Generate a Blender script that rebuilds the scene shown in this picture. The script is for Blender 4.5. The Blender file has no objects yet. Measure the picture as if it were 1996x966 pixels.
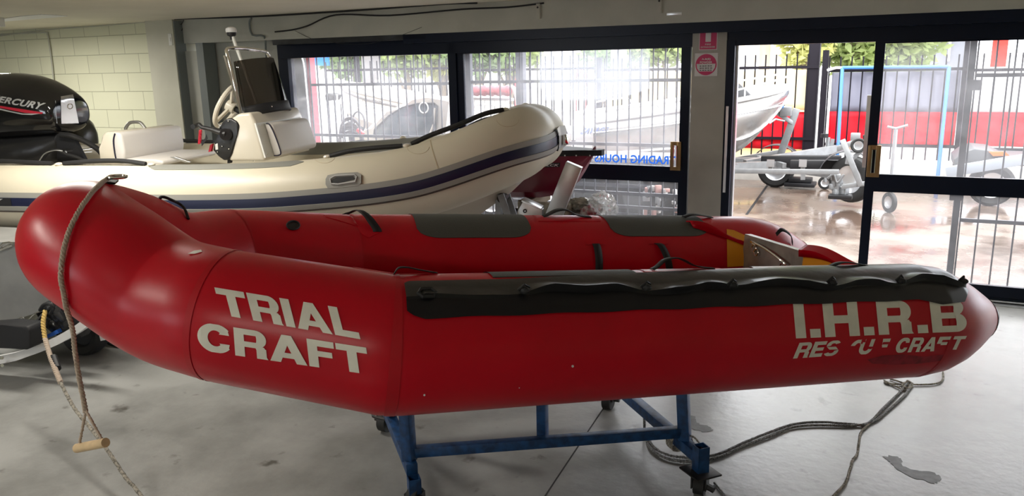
import bpy, bmesh, math, random
import numpy as np
from mathutils import Vector, Matrix
from mathutils.bvhtree import BVHTree
random.seed(7)
SC = bpy.context.scene
COL = SC.collection
# ------------------------------------------------------------------ camera
FPX = 1551.0
PIT, ROL, YAW = [math.radians(a) for a in (12.95, -1.19, -25.98)]
CH = 1.75
_F = np.array([math.sin(YAW)*math.cos(PIT), math.cos(YAW)*math.cos(PIT), -math.sin(PIT)])
_R0 = np.array([math.cos(YAW), -math.sin(YAW), 0.0]); _U0 = np.cross(_R0, _F)
_R = math.cos(ROL)*_R0 + math.sin(ROL)*_U0
_U = -math.sin(ROL)*_R0 + math.cos(ROL)*_U0
CAMP = np.array([0, 0, CH])
cd = bpy.data.cameras.new('camera'); cam = bpy.data.objects.new('camera', cd); COL.objects.link(cam)
cd.sensor_width = 36; cd.lens = FPX/1996*36; cd.clip_end = 400; cd.clip_start = .02
m = Matrix.Identity(4)
for i in range(3):
    m[i][0] = _R[i]; m[i][1] = _U[i]; m[i][2] = -_F[i]; m[i][3] = CAMP[i]
cam.matrix_world = m
SC.camera = cam
# ------------------------------------------------------------------ world, exposure, lamps
SC.view_settings.view_transform = 'Standard'
SC.view_settings.look = 'None'
SC.view_settings.gamma = 1
SC.view_settings.use_curve_mapping = False
SC.view_settings.exposure = 0.78
SC.cycles.use_denoising = True
SC.cycles.max_bounces = 10
SC.cycles.transparent_max_bounces = 24
SC.cycles.sample_clamp_indirect = 6
w = bpy.data.worlds.new('overcast_sky'); SC.world = w; w.use_nodes = True
wn = w.node_tree; wn.nodes.clear()
wo = wn.nodes.new('ShaderNodeOutputWorld'); wb = wn.nodes.new('ShaderNodeBackground')
tc = wn.nodes.new('ShaderNodeTexCoord'); sx = wn.nodes.new('ShaderNodeSeparateXYZ'); rmp = wn.nodes.new('ShaderNodeValToRGB')
wn.links.new(tc.outputs['Generated'], sx.inputs[0]); wn.links.new(sx.outputs['Z'], rmp.inputs[0])
rmp.color_ramp.elements[0].color = (.80, .86, .95, 1); rmp.color_ramp.elements[1].color = (1, 1, 1, 1)
rmp.color_ramp.elements[1].position = .5
wn.links.new(rmp.outputs[0], wb.inputs[0]); wb.inputs[1].default_value = 4.4
wn.links.new(wb.outputs[0], wo.inputs[0])

def area(name, loc, rot, sx_, sy_, power, color=(1, 1, 1)):
    l = bpy.data.lights.new(name, 'AREA'); l.shape = 'RECTANGLE'; l.size = sx_; l.size_y = sy_
    l.energy = power; l.color = color
    o = bpy.data.objects.new(name, l); COL.objects.link(o); o.location = loc; o.rotation_euler = rot
    return o
# showroom fluorescents, some of them added unseen fill lamps (their fixtures are built below)
TUBES = [(-8.35, 4.9, 0, 40), (-4.3, 3.0, 0, 27), (-.9, -2.2, 0, 42), (-3.9, .2, math.pi/2, 26)]  # the ones over the bow and behind the camera are added fill
for (tx, ty, tr, pw) in TUBES:
    area('fluorescent_and_fill_light', (tx, ty, 2.175), (0, 0, tr), 1.2, .12, pw, (1.0, .955, .86))

# ------------------------------------------------------------------ pixel -> place helpers (points in the world at real depth)
def ray(x, y): return _F + (x-998)/FPX*_R - (y-483)/FPX*_U
def PY(x, y, Y): d = ray(x, y); return Vector(CAMP + d*(Y/d[1]))
def PZ(x, y, z=0.0): d = ray(x, y); return Vector(CAMP + d*((z-CH)/d[2]))
def PP(x, y, p0, n):
    d = ray(x, y); p0 = np.array(p0); n = np.array(n)
    return Vector(CAMP + d*(np.dot(p0-CAMP, n)/np.dot(d, n)))

# ------------------------------------------------------------------ materials
MATS = {}
def mat(name, color, rough=.5, metal=0, coat=0, noise=0, nscale=8, bump=0, bscale=40, spec=.5, emit=0, trans=0, ior=1.45, col2=None, tex='gen', dist=.003):
    if name in MATS: return MATS[name]
    m = bpy.data.materials.new(name); m.use_nodes = True; nt = m.node_tree; b = nt.nodes['Principled BSDF']
    b.inputs['Base Color'].default_value = (*color, 1); b.inputs['Roughness'].default_value = rough
    b.inputs['Metallic'].default_value = metal; b.inputs['Coat Weight'].default_value = coat
    b.inputs['Coat Roughness'].default_value = .08; b.inputs['Specular IOR Level'].default_value = spec
    b.inputs['IOR'].default_value = ior
    if trans: b.inputs['Transmission Weight'].default_value = trans
    if emit:
        b.inputs['Emission Color'].default_value = (*color, 1); b.inputs['Emission Strength'].default_value = emit
    if noise or bump:
        t = nt.nodes.new('ShaderNodeTexCoord')
    if noise:
        n = nt.nodes.new('ShaderNodeTexNoise'); n.inputs['Scale'].default_value = nscale; n.inputs['Detail'].default_value = 6
        nt.links.new(t.outputs['Object'], n.inputs['Vector'])
        r = nt.nodes.new('ShaderNodeValToRGB')
        c2 = col2 or tuple(max(0, c*(1-noise)) for c in color)
        r.color_ramp.elements[0].color = (*c2, 1); r.color_ramp.elements[1].color = (*color, 1)
        r.color_ramp.elements[0].position = .35; r.color_ramp.elements[1].position = .62
        nt.links.new(n.outputs['Fac'], r.inputs[0]); nt.links.new(r.outputs[0], b.inputs['Base Color'])
        mr = nt.nodes.new('ShaderNodeMapRange'); mr.inputs[3].default_value = min(1, rough*1.2); mr.inputs[4].default_value = rough*.85
        nt.links.new(n.outputs['Fac'], mr.inputs[0]); nt.links.new(mr.outputs[0], b.inputs['Roughness'])
    if bump:
        n2 = nt.nodes.new('ShaderNodeTexNoise'); n2.inputs['Scale'].default_value = bscale; n2.inputs['Detail'].default_value = 4
        nt.links.new(t.outputs['Object'], n2.inputs['Vector'])
        bp = nt.nodes.new('ShaderNodeBump'); bp.inputs['Strength'].default_value = bump; bp.inputs['Distance'].default_value = dist
        nt.links.new(n2.outputs['Fac'], bp.inputs['Height']); nt.links.new(bp.outputs[0], b.inputs['Normal'])
    MATS[name] = m
    return m

RED = mat('red_pvc', (.54, .0008, .013), .32, noise=.12, nscale=3, bump=.25, bscale=9, dist=.004, spec=.4)
REDD = mat('red_pvc_seam', (.46, .001, .010), .4)
YEL = mat('yellow_pvc', (.80, .33, .01), .45)
GRYP = mat('grey_rubber_pad', (.075, .080, .072), .62, bump=.3, bscale=160)
BLKR = mat('black_rubber', (.017, .017, .018), .30, bump=.3, bscale=12, dist=.01)
BLKF = mat('black_webbing', (.014, .014, .015), .65, bump=.4, bscale=300)
BLKM = mat('black_matte', (.01, .01, .012), .6)
LET = mat('cream_vinyl_lettering', (.82, .80, .70), .5, noise=.10, nscale=14)
ALU = mat('brushed_aluminium', (.55, .55, .54), .38, 1, noise=.2, nscale=6)
ALUM = mat('aluminium_plate_dull', (.42, .40, .36), .42, .7, noise=.35, nscale=9)
GALV = mat('galvanised_steel', (.30, .31, .32), .45, .5, noise=.15, nscale=12)
CHR = mat('stainless_steel', (.78, .77, .74), .12, 1)
CREAM = mat('cream_hypalon', (.60, .55, .43), .42, noise=.05, nscale=4)
CREAML = mat('cream_gelcoat', (.66, .61, .51), .25, coat=.3)
WHV = mat('white_vinyl_cushion', (.68, .65, .62), .45, bump=.15, bscale=6, dist=.01)
NAVY = mat('navy_rubber_strip', (.006, .009, .040), .38)
RGRY = mat('grey_rubber_strip', (.27, .265, .24), .5)
TGRY = mat('grey_tube_patch', (.20, .20, .18), .55, bump=.3, bscale=120)
BLUS = mat('blue_painted_steel', (.012, .065, .19), .4, noise=.55, nscale=30, col2=(.008, .03, .085))
DKST = mat('greasy_dark_steel', (.02, .018, .018), .5, noise=.5, nscale=40)
ROPE = mat('tan_braided_rope', (.42, .34, .27), .85)
ROPEG = mat('grey_fleck_rope', (.40, .37, .31), .85, noise=.7, nscale=90)
ROPED = mat('dark_fleck_rope', (.10, .10, .10), .8, noise=.8, nscale=120, col2=(.32, .32, .32))
WOOD = mat('turned_pine', (.68, .50, .29), .5, noise=.2, nscale=20)
CEILM = mat('painted_ceiling', (.72, .67, .55), .7, noise=.06, nscale=2)
BEAMM = mat('painted_beam_grey', (.46, .46, .41), .6, noise=.1, nscale=4)
STEELG = mat('grey_painted_steel', (.17, .19, .19), .5)
PIERM = mat('cream_render', (.56, .55, .46), .7, noise=.08, nscale=3)
PILM = mat('grey_beige_pillar', (.40, .385, .35), .6, noise=.1, nscale=5, bump=.2, bscale=20)
BLKT = mat('dark_timber_board', (.02, .022, .026), .5, noise=.6, nscale=7)
FRM = mat('navy_black_powdercoat', (.004, .008, .022), .35, spec=.22)
SILV = mat('anodised_track', (.75, .77, .80), .3, .9)
BRONZ = mat('bronze_handle', (.32, .20, .09), .35, .7)
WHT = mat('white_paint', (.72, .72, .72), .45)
WHTP = mat('white_plastic', (.72, .72, .68), .35)
BANR = mat('red_banner', (.70, .012, .03), .5, bump=.3, bscale=3, dist=.05)
BANG = mat('grey_banner', (.30, .30, .36), .6, bump=.3, bscale=3, dist=.05)
BANY = mat('yellow_banner', (.90, .68, .36), .6)
BANW = mat('white_banner', (.8, .8, .8), .6)
BLUP = mat('blue_pipe', (.05, .17, .42), .4)
FENM = mat('black_steel_fence', (.012, .010, .014), .5, spec=.15)
GRIL = mat('grille_grey_steel', (.10, .105, .13), .5)
TYRE = mat('tyre_rubber', (.02, .02, .02), .7)
CONC = mat('concrete_plinth', (.45, .43, .40), .8, noise=.2, nscale=5)
MERB = mat('gloss_black_cowl', (.006, .006, .007), .08, coat=.6)
MARN = mat('maroon_gelcoat', (.19, .008, .03), .3, coat=.3)
LEAF = mat('leaves', (.30, .42, .10), .6, noise=.6, nscale=1.2, col2=(.16, .30, .09))
LEAFY = mat('yellow_green_leaves', (.52, .50, .12), .6, noise=.5, nscale=1.5, col2=(.26, .38, .08))
BARK = mat('bark', (.24, .19, .14), .9)
SIGR = mat('sign_crimson', (.50, .012, .10), .4)
SIGW = mat('sign_white', (.62, .60, .60), .45)


def glass(name, haze, tint=(1, 1, 1), hc=(.9, .9, .95), sc=3.0, hi=None, gloss=.05):
    m = bpy.data.materials.new(name); m.use_nodes = True; nt = m.node_tree; nt.nodes.clear()
    o = nt.nodes.new('ShaderNodeOutputMaterial')
    tr = nt.nodes.new('ShaderNodeBsdfTransparent'); tr.inputs[0].default_value = (*tint, 1)
    tl = nt.nodes.new('ShaderNodeBsdfTranslucent'); tl.inputs[0].default_value = (*hc, 1)
    gl = nt.nodes.new('ShaderNodeBsdfGlossy'); gl.inputs['Roughness'].default_value = .03
    tx = nt.nodes.new('ShaderNodeTexCoord'); n = nt.nodes.new('ShaderNodeTexNoise'); n.inputs['Scale'].default_value = sc; n.inputs['Detail'].default_value = 8
    n.inputs['Roughness'].default_value = .7
    nt.links.new(tx.outputs['Object'], n.inputs['Vector'])
    mr = nt.nodes.new('ShaderNodeMapRange'); mr.inputs[1].default_value = .35; mr.inputs[2].default_value = .7
    mr.inputs[3].default_value = haze*.6; mr.inputs[4].default_value = hi or haze*1.5
    nt.links.new(n.outputs['Fac'], mr.inputs[0])
    a = nt.nodes.new('ShaderNodeMixShader'); b = nt.nodes.new('ShaderNodeMixShader'); b.inputs[0].default_value = gloss
    nt.links.new(mr.outputs[0], a.inputs[0]); nt.links.new(tr.outputs[0], a.inputs[1]); nt.links.new(tl.outputs[0], a.inputs[2])
    nt.links.new(a.outputs[0], b.inputs[1]); nt.links.new(gl.outputs[0], b.inputs[2]); nt.links.new(b.outputs[0], o.inputs[0])
    MATS[name] = m
    return m
DIRTY = glass('dusty_window_glass', .11)
DIRTY2 = glass('dusty_door_glass', .06)
CLEAN = glass('lower_door_glass', .035)
SMOKE = glass('smoked_acrylic', .03, tint=(.24, .22, .20), hc=(.1, .1, .1), gloss=.10)
CARG = mat('car_window_glass', (.04, .06, .08), .05, spec=.8)
PLAS = glass('crumpled_clear_plastic', .40, tint=(.95, .95, .95), hc=(.95, .95, .95), sc=14, gloss=.35)

def translucent(name, c, k=.6):
    m = mat(name, c, .6); nt = m.node_tree; o = nt.nodes['Material Output']; b = nt.nodes['Principled BSDF']
    t = nt.nodes.new('ShaderNodeBsdfTranslucent'); t.inputs[0].default_value = (*c, 1); x = nt.nodes.new('ShaderNodeMixShader'); x.inputs[0].default_value = k
    nt.links.new(b.outputs[0], x.inputs[1]); nt.links.new(t.outputs[0], x.inputs[2]); nt.links.new(x.outputs[0], o.inputs[0]); return m
BLUT = translucent('blue_window_lettering', (.03, .17, .80), .5)
BANR = translucent('red_banner_cloth', (.80, .012, .03), .35); BANG = translucent('grey_banner_cloth', (.30, .30, .37), .3); BANY = translucent('yellow_banner_cloth', (.95, .84, .58), .5); BANW = translucent('white_banner_cloth', (.8, .8, .8), .4)
# ------------------------------------------------------------------ mesh builder
ORG = {}
def org(parent): return ORG.get(parent.name, Vector((0, 0, 0))) if parent else Vector((0, 0, 0))
def tag(o, label=None, cat=None, group=None, kind=None):
    if label: o['label'] = label
    if cat: o['category'] = cat
    if group: o['group'] = group
    if kind: o['kind'] = kind
    return o
def thing(name, loc, label, cat, group=None):
    o = bpy.data.objects.new(name, None); COL.objects.link(o); o.location = loc; o.empty_display_size = .1
    ORG[o.name] = Vector(loc)
    return tag(o, label, cat, group)
def frame_of(t, up=Vector((0, 0, 1))):
    t = t.normalized()
    if abs(t.dot(up)) > .98: up = Vector((0, 1, 0))
    n = t.cross(up).normalized(); return n, n.cross(t).normalized()
class MB:
    def __init__(s): s.bm = bmesh.new()
    def box(s, c, size, rot=0, bev=0, M=None):
        mt = Matrix.Translation(c) @ Matrix.Rotation(rot, 4, 'Z') if M is None else M
        r = bmesh.ops.create_cube(s.bm, size=1, matrix=mt @ Matrix.Diagonal((*size, 1)))
        if bev:
            es = list({e for v in r['verts'] for e in v.link_edges})
            bmesh.ops.bevel(s.bm, geom=es, offset=bev, segments=2, affect='EDGES', profile=.5)
        return s
    def bb(s, a, b, bev=0):
        a = Vector(a); b = Vector(b); return s.box((a+b)/2, [abs(b[i]-a[i]) for i in range(3)], bev=bev)
    def bar(s, a, b, wd, ht, up=Vector((0, 0, 1)), bev=0):
        a = Vector(a); b = Vector(b); t = b-a; n, u = frame_of(t, up)
        M = Matrix.Identity(4)
        for i in range(3): M[i][0] = n[i]; M[i][1] = t.normalized()[i]; M[i][2] = u[i]; M[i][3] = ((a+b)/2)[i]
        return s.box(None, (wd, t.length, ht), M=M, bev=bev)
    def tube(s, pts, r, seg=10, caps=True, up=Vector((0, 0, 1)), closed=False, twist=None):
        pts = [Vector(p) for p in pts]; n = len(pts); rings = []; prev = None
        for i, p in enumerate(pts):
            if closed: t = pts[(i+1) % n]-pts[i-1]
            else: t = pts[min(i+1, n-1)]-pts[max(i-1, 0)]
            t.normalize()
            if prev is None: N, U = frame_of(t, up)
            else:
                N = prev - t*prev.dot(t)
                N = N.normalized() if N.length > 1e-6 else frame_of(t, up)[0]
                U = N.cross(t).normalized()
            prev = N
            rr = r[i] if hasattr(r, '__len__') else r
            rings.append([s.bm.verts.new(p + (N*math.cos(a)+U*math.sin(a))*rr) for a in [2*math.pi*k/seg for k in range(seg)]])
        for i in range(n-1 if not closed else n):
            A = rings[i]; B = rings[(i+1) % n]
            for k in range(seg): s.bm.faces.new((A[k], A[(k+1) % seg], B[(k+1) % seg], B[k]))
        if caps and not closed: s.bm.faces.new(rings[0]); s.bm.faces.new(rings[-1][::-1])
        return s
    def cyl(s, a, b, r, r2=None, seg=20): return s.tube([a, b], [r, r if r2 is None else r2], seg)
    def lathe(s, prof, M, seg=32):  # prof (r, z)
        rings = []
        for (r, z) in prof:
            rings.append([s.bm.verts.new(M @ Vector((r*math.cos(2*math.pi*k/seg), r*math.sin(2*math.pi*k/seg), z))) for k in range(seg)])
        for A, B in zip(rings, rings[1:]):
            for k in range(seg): s.bm.faces.new((A[k], A[(k+1) % seg], B[(k+1) % seg], B[k]))
        s.bm.faces.new(rings[0][::-1]); s.bm.faces.new(rings[-1]); return s
    def sphere(s, c, r, sc=(1, 1, 1), seg=16, rot=None):
        M = Matrix.Translation(c)
        if rot: M = M @ rot
        bmesh.ops.create_uvsphere(s.bm, u_segments=seg, v_segments=max(6, seg//2), radius=r, matrix=M @ Matrix.Diagonal((*sc, 1))); return s
    def prism(s, pts, vec, bev=0):  # polygon (3D planar) extruded by vec
        vec = Vector(vec)
        A = [s.bm.verts.new(p) for p in pts]; B = [s.bm.verts.new(Vector(p)+vec) for p in pts]; n = len(A)
        fs = [s.bm.faces.new(A), s.bm.faces.new(B[::-1])]
        for i in range(n): fs.append(s.bm.faces.new((A[i], B[i], B[(i+1) % n], A[(i+1) % n])))
        if bev:
            es = list({e for f in fs for e in f.edges})
            bmesh.ops.bevel(s.bm, geom=es, offset=bev, segments=3, affect='EDGES', profile=.5, clamp_overlap=True)
        return s
    def loft(s, rings, capa=True, capb=True, closed=True):
        R = [[s.bm.verts.new(p) for p in r] for r in rings]; n = len(R[0])
        for A, B in zip(R, R[1:]):
            for k in range(n if closed else n-1):
                try: s.bm.faces.new((A[k], A[(k+1) % n], B[(k+1) % n], B[k]))
                except ValueError: pass
        if capa: s.bm.faces.new(R[0][::-1])
        if capb: s.bm.faces.new(R[-1])
        return s
    def grid(s, G, thick=0):
        V = [[s.bm.verts.new(p) for p in r] for r in G]
        for i in range(len(V)-1):
            for j in range(len(V[0])-1): s.bm.faces.new((V[i][j], V[i][j+1], V[i+1][j+1], V[i+1][j]))
        return s
    def build(s, name, m, parent=None, smooth=30, solid=0, sub=0, label=None, soff=1):
        bm = s.bm
        if solid: bmesh.ops.recalc_face_normals(bm, faces=bm.faces)
        o_ = org(parent)
        if o_.length: bmesh.ops.translate(bm, verts=bm.verts, vec=-o_)
        if not solid: bmesh.ops.recalc_face_normals(bm, faces=bm.faces)
        me = bpy.data.meshes.new(name); bm.to_mesh(me); bm.free()
        me.materials.append(m)
        o = bpy.data.objects.new(name, me); COL.objects.link(o)
        if smooth:
            me.shade_smooth(); 
            try: me.set_sharp_from_angle(angle=math.radians(smooth))
            except Exception: pass
        if solid:
            md = o.modifiers.new('solid', 'SOLIDIFY'); md.thickness = solid; md.offset = soff
        if sub:
            md = o.modifiers.new('sub', 'SUBSURF'); md.levels = sub; md.render_levels = sub
        if parent is not None:
            o.parent = parent; ORG[o.name] = o_
        if label: o['label'] = label
        return o
def struct(o): o['kind'] = 'structure'; return o
def crv(pts, n=10):
    pts = [Vector(p) for p in pts]; out = []
    for i in range(len(pts)-1):
        a = pts[max(i-1, 0)]; b = pts[i]; c = pts[i+1]; d = pts[min(i+2, len(pts)-1)]
        for k in range(n):
            t = k/n
            out.append(.5*((2*b)+(-a+c)*t+(2*a-5*b+4*c-d)*t*t+(-a+3*b-3*c+d)*t**3))
    out.append(pts[-1]); return out
def dup(root, loc, label=None):
    r = root.copy(); COL.objects.link(r); r.location = loc
    if label: r['label'] = label
    for ch in list(root.children):
        c = ch.copy(); COL.objects.link(c); c.parent = r
        for g in ch.children:
            d = g.copy(); COL.objects.link(d); d.parent = c
    return r
def text_bm(txt, weight=.03, sx=1.0, shear=0.0):
    """lettering outline in the unit box (u 0..1, v 0..1), returned as a bmesh sliced for bending"""
    cu = bpy.data.curves.new('t', 'FONT'); cu.body = txt; cu.size = 1; cu.offset = weight; cu.resolution_u = 4; cu.space_character = 1.0+weight*2
    cu.shear = shear
    o = bpy.data.objects.new('t', cu); COL.objects.link(o)
    dg = bpy.context.evaluated_depsgraph_get(); me = bpy.data.meshes.new_from_object(o.evaluated_get(dg))
    bm = bmesh.new(); bm.from_mesh(me); bpy.data.objects.remove(o); bpy.data.meshes.remove(me); bpy.data.curves.remove(cu)
    xs = [v.co.x for v in bm.verts]; ys = [v.co.y for v in bm.verts]
    x0, x1, y0, y1 = min(xs), max(xs), min(ys), max(ys)
    for v in bm.verts: v.co = Vector(((v.co.x-x0)/(x1-x0), (v.co.y-y0)/(y1-y0), 0))
    return bm
def slice_bm(bm, nx, ny):
    for i in range(1, nx):
        bmesh.ops.bisect_plane(bm, geom=bm.verts[:]+bm.edges[:]+bm.faces[:], plane_co=(i/nx, 0, 0), plane_no=(1, 0, 0))
    for i in range(1, ny):
        bmesh.ops.bisect_plane(bm, geom=bm.verts[:]+bm.edges[:]+bm.faces[:], plane_co=(0, i/ny, 0), plane_no=(0, 1, 0))
def bil(q, u, v):  # q: TL,TR,BR,BL pixel corners
    tl, tr, br, bl = q
    return [(1-u)*(v*tl[i]+(1-v)*bl[i]) + u*(v*tr[i]+(1-v)*br[i]) for i in (0, 1)]
def bvh_of(obj):
    dg = bpy.context.evaluated_depsgraph_get(); bm = bmesh.new(); bm.from_object(obj, dg)
    o = org(obj.parent); bmesh.ops.translate(bm, verts=bm.verts, vec=o) if o.length else None
    t = BVHTree.FromBMesh(bm); bm.free(); return t
def cast(tree, x, y, off=.002):
    d = Vector(ray(x, y)).normalized(); h = tree.ray_cast(Vector(CAMP), d)
    if h[0] is None: return None
    n = h[1] if h[1].dot(d) < 0 else -h[1]
    return h[0] + n*off
def lay(bm, f, name, m, parent, thick=.0, label=None, smooth=40):
    """map unit-box lettering onto a surface with f(u,v)"""
    bad = []
    for v in bm.verts:
        p = f(v.co.x, v.co.y)
        if p is None: bad.append(v)
        else: v.co = p
    if bad: bmesh.ops.delete(bm, geom=bad, context='VERTS')
    b = MB(); b.bm.free(); b.bm = bm
    return b.build(name, m, parent, smooth=smooth, label=label)
def poly_bm(pts, nx=14, ny=8):
    xs = [p[0] for p in pts]; ys = [p[1] for p in pts]; x0, x1, y0, y1 = min(xs), max(xs), min(ys), max(ys)
    bm = bmesh.new(); bm.faces.new([bm.verts.new(((p[0]-x0)/(x1-x0), (p[1]-y0)/(y1-y0), 0)) for p in pts])
    bmesh.ops.triangulate(bm, faces=bm.faces[:])
    slice_bm(bm, nx, ny)
    return bm, (x0, x1, y0, y1)
def patch_px(tree, pts, name, m, parent, off=.003, nx=14, ny=8, label=None):
    bm, (x0, x1, y0, y1) = poly_bm(pts, nx, ny)
    return lay(bm, lambda u, v: cast(tree, x0+u*(x1-x0), y0+v*(y1-y0), off), name, m, parent, label=label)

# ------------------------------------------------------------------ tube class for inflatable boats
class Tube:
    def __init__(s, pts, rad, frame):  # pts in boat coords (centreline), frame: (O,X,Y,Z)
        s.P = np.array(pts, float); s.r = np.array(rad, float); s.fr = frame
        T = np.gradient(s.P, axis=0); T /= np.linalg.norm(T, axis=1)[:, None]
        N = np.cross(T, [0, 0, 1.0]); N /= np.linalg.norm(N, axis=1)[:, None]; s.T = T; s.N = N; s.U = np.cross(N, T)
        d = np.linalg.norm(np.diff(s.P, axis=0), axis=1); s.s = np.concatenate([[0], np.cumsum(d)])
        s.sgn = 1
    def at(s, ss, th, off=0.0):  # th degrees from up towards outboard
        g = lambda A: np.array([np.interp(ss, s.s, A[:, k]) for k in range(3)])
        p, n, u = g(s.P), g(s.N)*s.sgn, g(s.U); n /= np.linalg.norm(n); u /= np.linalg.norm(u)
        r = np.interp(ss, s.s, s.r)+off; a = math.radians(th)
        q = p + (n*math.sin(a)+u*math.cos(a))*r
        O, X, Y, Z = s.fr
        return Vector(O+q[0]*X+q[1]*Y+q[2]*Z)
    def mesh(s, name, m, parent, seg=56):
        b = MB(); rings = [[s.at(ss, 360*k/seg) for k in range(seg)] for ss in s.s]
        b.loft(rings); return b.build(name, m, parent, smooth=35)
    def band(s, s0, s1, t0, t1, off, name, m, parent, n=40, k=6, thick=0, wave=None, label=None, skirt=True):
        G = []
        for i in range(n+1):
            ss = s0+(s1-s0)*i/n; a0 = t0(ss) if callable(t0) else t0; a1 = t1(ss) if callable(t1) else t1
            row = [s.at(ss, a0+(a1-a0)*j/k, off(j/k, ss) if callable(off) else off) for j in range(k+1)]
            if skirt: row = [s.at(ss, a0, -.002)]+row+[s.at(ss, a1, -.002)]
            G.append(row)
        return MB().grid(G).build(name, m, parent, smooth=40, label=label)
def cr(K, n):
    K = np.array(K, float); out = []
    for i in range(len(K)-1):
        a = K[i-1] if i else 2*K[0]-K[1]; b = K[i]; c = K[i+1]; d = K[i+2] if i+2 < len(K) else 2*K[-1]-K[-2]
        for k in range(n):
            t = k/n; out.append(.5*((2*b)+(-a+c)*t+(2*a-5*b+4*c-d)*t*t+(-a+3*b-3*c+d)*t**3))
    out.append(K[-1]); return out

# ================================================================== the room
WY = 6.5           # plane of the glazing
CZ = 2.28
def floor_mat():
    m = bpy.data.materials.new('painted_concrete_floor'); m.use_nodes = True; nt = m.node_tree; b = nt.nodes['Principled BSDF']; L = nt.links.new
    t = nt.nodes.new('ShaderNodeTexCoord')
    n = nt.nodes.new('ShaderNodeTexNoise'); n.inputs['Scale'].default_value = 1.1; n.inputs['Detail'].default_value = 9; n.inputs['Roughness'].default_value = .62
    L(t.outputs['Object'], n.inputs['Vector'])
    r = nt.nodes.new('ShaderNodeValToRGB'); r.color_ramp.elements[0].color = (.17, .17, .162, 1); r.color_ramp.elements[1].color = (.33, .33, .32, 1)
    r.color_ramp.elements[0].position = .36; r.color_ramp.elements[1].position = .60
    L(n.outputs['Fac'], r.inputs[0])
    n2 = nt.nodes.new('ShaderNodeTexNoise'); n2.inputs['Scale'].default_value = 7; n2.inputs['Detail'].default_value = 5
    L(t.outputs['Object'], n2.inputs['Vector'])
    r2 = nt.nodes.new('ShaderNodeValToRGB'); r2.color_ramp.elements[0].color = (.35, .33, .30, 1); r2.color_ramp.elements[1].color = (1, 1, 1, 1)
    r2.color_ramp.elements[0].position = .26; r2.color_ramp.elements[1].position = .36
    L(n2.outputs['Fac'], r2.inputs[0])
    mx = nt.nodes.new('ShaderNodeMix'); mx.data_type = 'RGBA'; mx.blend_type = 'MULTIPLY'; mx.inputs[0].default_value = 1
    L(r.outputs[0], mx.inputs[6]); L(r2.outputs[0], mx.inputs[7]); L(mx.outputs[2], b.inputs['Base Color'])
    mr = nt.nodes.new('ShaderNodeMapRange'); mr.inputs[3].default_value = .22; mr.inputs[4].default_value = .42
    L(n.outputs['Fac'], mr.inputs[0]); L(mr.outputs[0], b.inputs['Roughness'])
    bp = nt.nodes.new('ShaderNodeBump'); bp.inputs['Strength'].default_value = .35; bp.inputs['Distance'].default_value = .004
    n3 = nt.nodes.new('ShaderNodeTexNoise'); n3.inputs['Scale'].default_value = 22; n3.inputs['Detail'].default_value = 6; L(t.outputs['Object'], n3.inputs['Vector'])
    L(n3.outputs['Fac'], bp.inputs['Height']); L(bp.outputs[0], b.inputs['Normal'])
    return m
def block_mat():
    m = bpy.data.materials.new('painted_blockwork'); m.use_nodes = True; nt = m.node_tree; b = nt.nodes['Principled BSDF']; L = nt.links.new
    t = nt.nodes.new('ShaderNodeTexCoord'); sp = nt.nodes.new('ShaderNodeSeparateXYZ'); cb = nt.nodes.new('ShaderNodeCombineXYZ')
    L(t.outputs['Object'], sp.inputs[0]); L(sp.outputs['X'], cb.inputs[0]); L(sp.outputs['Z'], cb.inputs[1])
    mp = nt.nodes.new('ShaderNodeMapping'); mp.inputs['Location'].default_value = (0.08, .095, 0); L(cb.outputs[0], mp.inputs[0])
    k = nt.nodes.new('ShaderNodeTexBrick'); k.inputs['Scale'].default_value = 1; k.inputs['Brick Width'].default_value = .42; k.inputs['Row Height'].default_value = .205
    k.inputs['Mortar Size'].default_value = .004; k.inputs['Mortar Smooth'].default_value = .3
    k.inputs['Color1'].default_value = (.66, .66, .50, 1); k.inputs['Color2'].default_value = (.63, .635, .48, 1); k.inputs['Mortar'].default_value = (.36, .36, .26, 1)
    L(mp.outputs[0], k.inputs['Vector']); L(k.outputs['Color'], b.inputs['Base Color']); b.inputs['Roughness'].default_value = .6
    bp = nt.nodes.new('ShaderNodeBump'); bp.invert = True; bp.inputs['Strength'].default_value = .5; bp.inputs['Distance'].default_value = .006
    L(k.outputs['Fac'], bp.inputs['Height']); L(bp.outputs[0], b.inputs['Normal'])
    return m
FLOORM = floor_mat(); BLOCK = block_mat()
YB, YP1, YBM = 6.36, 6.22, 6.34
xp1a = PY(284, 60, YP1).x; xp1b = PY(337, 60, YP1).x
xp2a = PY(355, 100, YBM).x; xp2b = PY(384, 100, YBM).x
xwin = PY(553, 120, WY).x
struct(MB().bb((-13, -5, -.2), (4.2, 6.62, 0)).build('floor', FLOORM, smooth=0))
struct(MB().bb((-13, -5, CZ), (4.2, 6.7, CZ+.15)).build('ceiling', CEILM, smooth=0))
struct(MB().bb((-13, YB, 0), (xp1a+.02, YB+.25, CZ)).build('wall_back', BLOCK, smooth=0))
struct(MB().bb((-13.2, -5, 0), (-13, YB+.3, CZ)).build('wall_left', BLOCK, smooth=0))
struct(MB().bb((4.0, -5, 0), (4.2, 6.6, CZ)).build('wall_right', BLOCK, smooth=0))
b = MB(); b.bb((-13, -5.2, 0), (-8, -5, CZ)); b.bb((-5.2, -5.2, 0), (4.2, -5, CZ)); b.bb((-8, -5.2, 0), (-5.2, -5, .9)); b.bb((-8, -5.2, 2.1), (-5.2, -5, CZ))  # unseen opening kept in the rear wall to give a gloss highlight
struct(b.build('wall_rear', BLOCK, smooth=0))
struct(MB().bb((xp1a, YP1, 0), (xp1b, WY+.12, CZ)).build('trim_pier', PIERM, smooth=0))
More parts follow.
